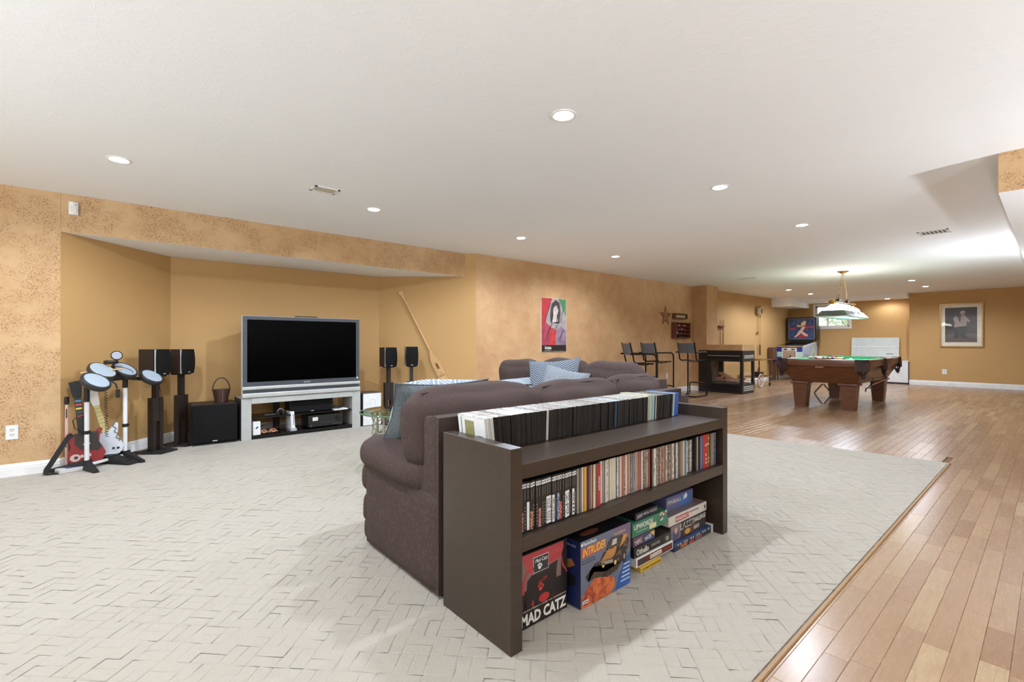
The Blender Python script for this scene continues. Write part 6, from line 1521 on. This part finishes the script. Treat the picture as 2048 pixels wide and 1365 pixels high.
g = MB(); g.add([(.03, -.33, 1.035), (.03, .33, 1.035), (1.0, .33, 1.135), (1.0, -.33, 1.135), (.03, -.33, 1.028), (.03, .33, 1.028), (1.0, .33, 1.128), (1.0, -.33, 1.128)], [(0, 3, 2, 1), (4, 5, 6, 7), (0, 1, 5, 4), (1, 2, 6, 5), (2, 3, 7, 6), (3, 0, 4, 7)]); g.build('playfield_glass', 'blackgloss', pb_)
bxx = MB().b2(1.0, 1.26, -.40, .40, 1.18, 1.90).build('backbox', 'black', pb_); MB().b2(1.02, 1.24, -.28, .28, 1.08, 1.18).build('backbox_neck', 'black', pb_)
Fg = lambda k: ((.998 - .0008 * k, 0, 0), (0, -1, 0), (0, 0, 1))
patch(bxx, 'backglass_frame', rect(-.36, .36, 1.225, 1.865), Fg(0), P((120, 124, 130), .3), .0006); bgm = plain((46, 62, 96), .15, grain=.5)
patch(bxx, 'backglass_art', rect(-.345, .345, 1.24, 1.85), Fg(1), bgm, .0006)
r9 = random.Random(31)
for i in range(46):
    a, c = r9.uniform(-.33, .29), r9.uniform(1.26, 1.8); patch(bxx, 'backglass_light', rect(a, a + r9.uniform(.012, .05), c, c + r9.uniform(.012, .05)), Fg(2), P(r9.choice([(30, 40, 70), (60, 96, 130), (96, 120, 120), (24, 28, 44), (80, 70, 100)]), .2), .0006)
sk_ = P((226, 176, 158), .3); hr = P((226, 188, 96), .3)
patch(bxx, 'backglass_art', [(-.02, 1.62), (.0, 1.72), (.06, 1.78), (.14, 1.775), (.12, 1.73), (.09, 1.70), (.07, 1.66), (-.03, 1.60), (-.12, 1.62), (-.10, 1.68)], Fg(3), hr, .0006)
patch(bxx, 'backglass_art', ell(.085, 1.69, .035, .045, 12), Fg(4), sk_, .0006); patch(bxx, 'backglass_art', [(-.04, 1.48), (.02, 1.60), (.08, 1.64), (.12, 1.58), (.07, 1.53), (.03, 1.46)], Fg(4), sk_, .0006); patch(bxx, 'backglass_art', [(-.05, 1.50), (.04, 1.46), (.18, 1.36), (.17, 1.31), (.08, 1.33), (.0, 1.41), (-.09, 1.33), (-.18, 1.27), (-.20, 1.29), (-.12, 1.38)], Fg(5), sk_, .0006)
patch(bxx, 'backglass_art', [(-.10, 1.27), (.12, 1.27), (.10, 1.34), (.03, 1.38), (-.05, 1.33)], Fg(3), P((170, 44, 56), .3), .0006)
lettering(bxx, 'FAST', ((-.235, Fg(3)[0][0], 1.55) if False else (Fg(3)[0][0], .235, 1.55), (0, -1, 0), (0, 0, 1)), .17, .075, P((196, 60, 66), .3), 0, .03); lettering(bxx, 'SHOOTER', ((Fg(6)[0][0], -.20, 1.59), (0, -1, 0), (0, 0, 1)), .25, .075, P((196, 60, 66), .3), 0, .03)
MB().tube([(1.1, -.36, 1.16), (1.15, -.39, 1.1), (1.12, -.385, 1.02)], .01, 6).build('power_lead', 'blackmat', pb_, 60)
# behind the pinball machine
bxw = MB().box((0, 0, .19), (.30, .14, .38), 0, 0, .006).build('wooden_box', P((96, 66, 46), .5), None, None, (14.92, 5.52, .60)); 
bx2 = empty('small_cabinet', (14.98, 5.50, WZ)); tag(bx2, 'small brown cabinet against the wall behind the pinball front', 'cabinet')
bxw.parent = bx2; bxw.location = (0, 0, .60); bxw.name = 'cabinet_body'
for dx in (-.12, .12): MB().b2(dx - .015, dx + .015, -.05, .05, 0, .60).build('leg', P((96, 66, 46), .5), bx2)

# white chest and glossy panel by the far wall
wc = empty('white_chest', (16.50, 3.02, WZ)); tag(wc, 'low white chest on a dark base beside the far wall corner', 'chest')
MB().b2(-.20, .22, -.42, .42, .04, .60).build('body', 'white', wc); MB().b2(-.21, .23, -.43, .43, .60, .625).build('lid', 'white', wc); MB().b2(-.19, .21, -.41, .41, 0, .04).build('base', 'black', wc)
gp = empty('glossy_panel', (16.66, 3.40, .66)); gp.rotation_euler = (0, R(5), 0); tag(gp, 'wide glossy white panel leaning on the far wall behind the chest', 'panel')
gm = plain((206, 212, 206), .12, coat=.6)
MB().b2(-.012, .0, -.535, .535, .0, .60).build('board', gm, gp); MB().b2(-.018, -.012, -.535, .535, .325, .345).build('ridge', 'white', gp); patch(gp, 'maker_mark', rect(.26, .42, .125, .15), ((-.0124, 0, 0), (0, -1, 0), (0, 0, 1)), P((110, 112, 110), .4))
for s_ in (-1, 1): MB().b2(-.016, .002, min(s_ * .535, s_ * .548), max(s_ * .535, s_ * .548), 0, .60).build('edge_strip', P((224, 222, 206), .4), gp)
MB().b2(-.015, .03, -.5, .5, -.66, .0).build('stand_foot', 'white', gp)
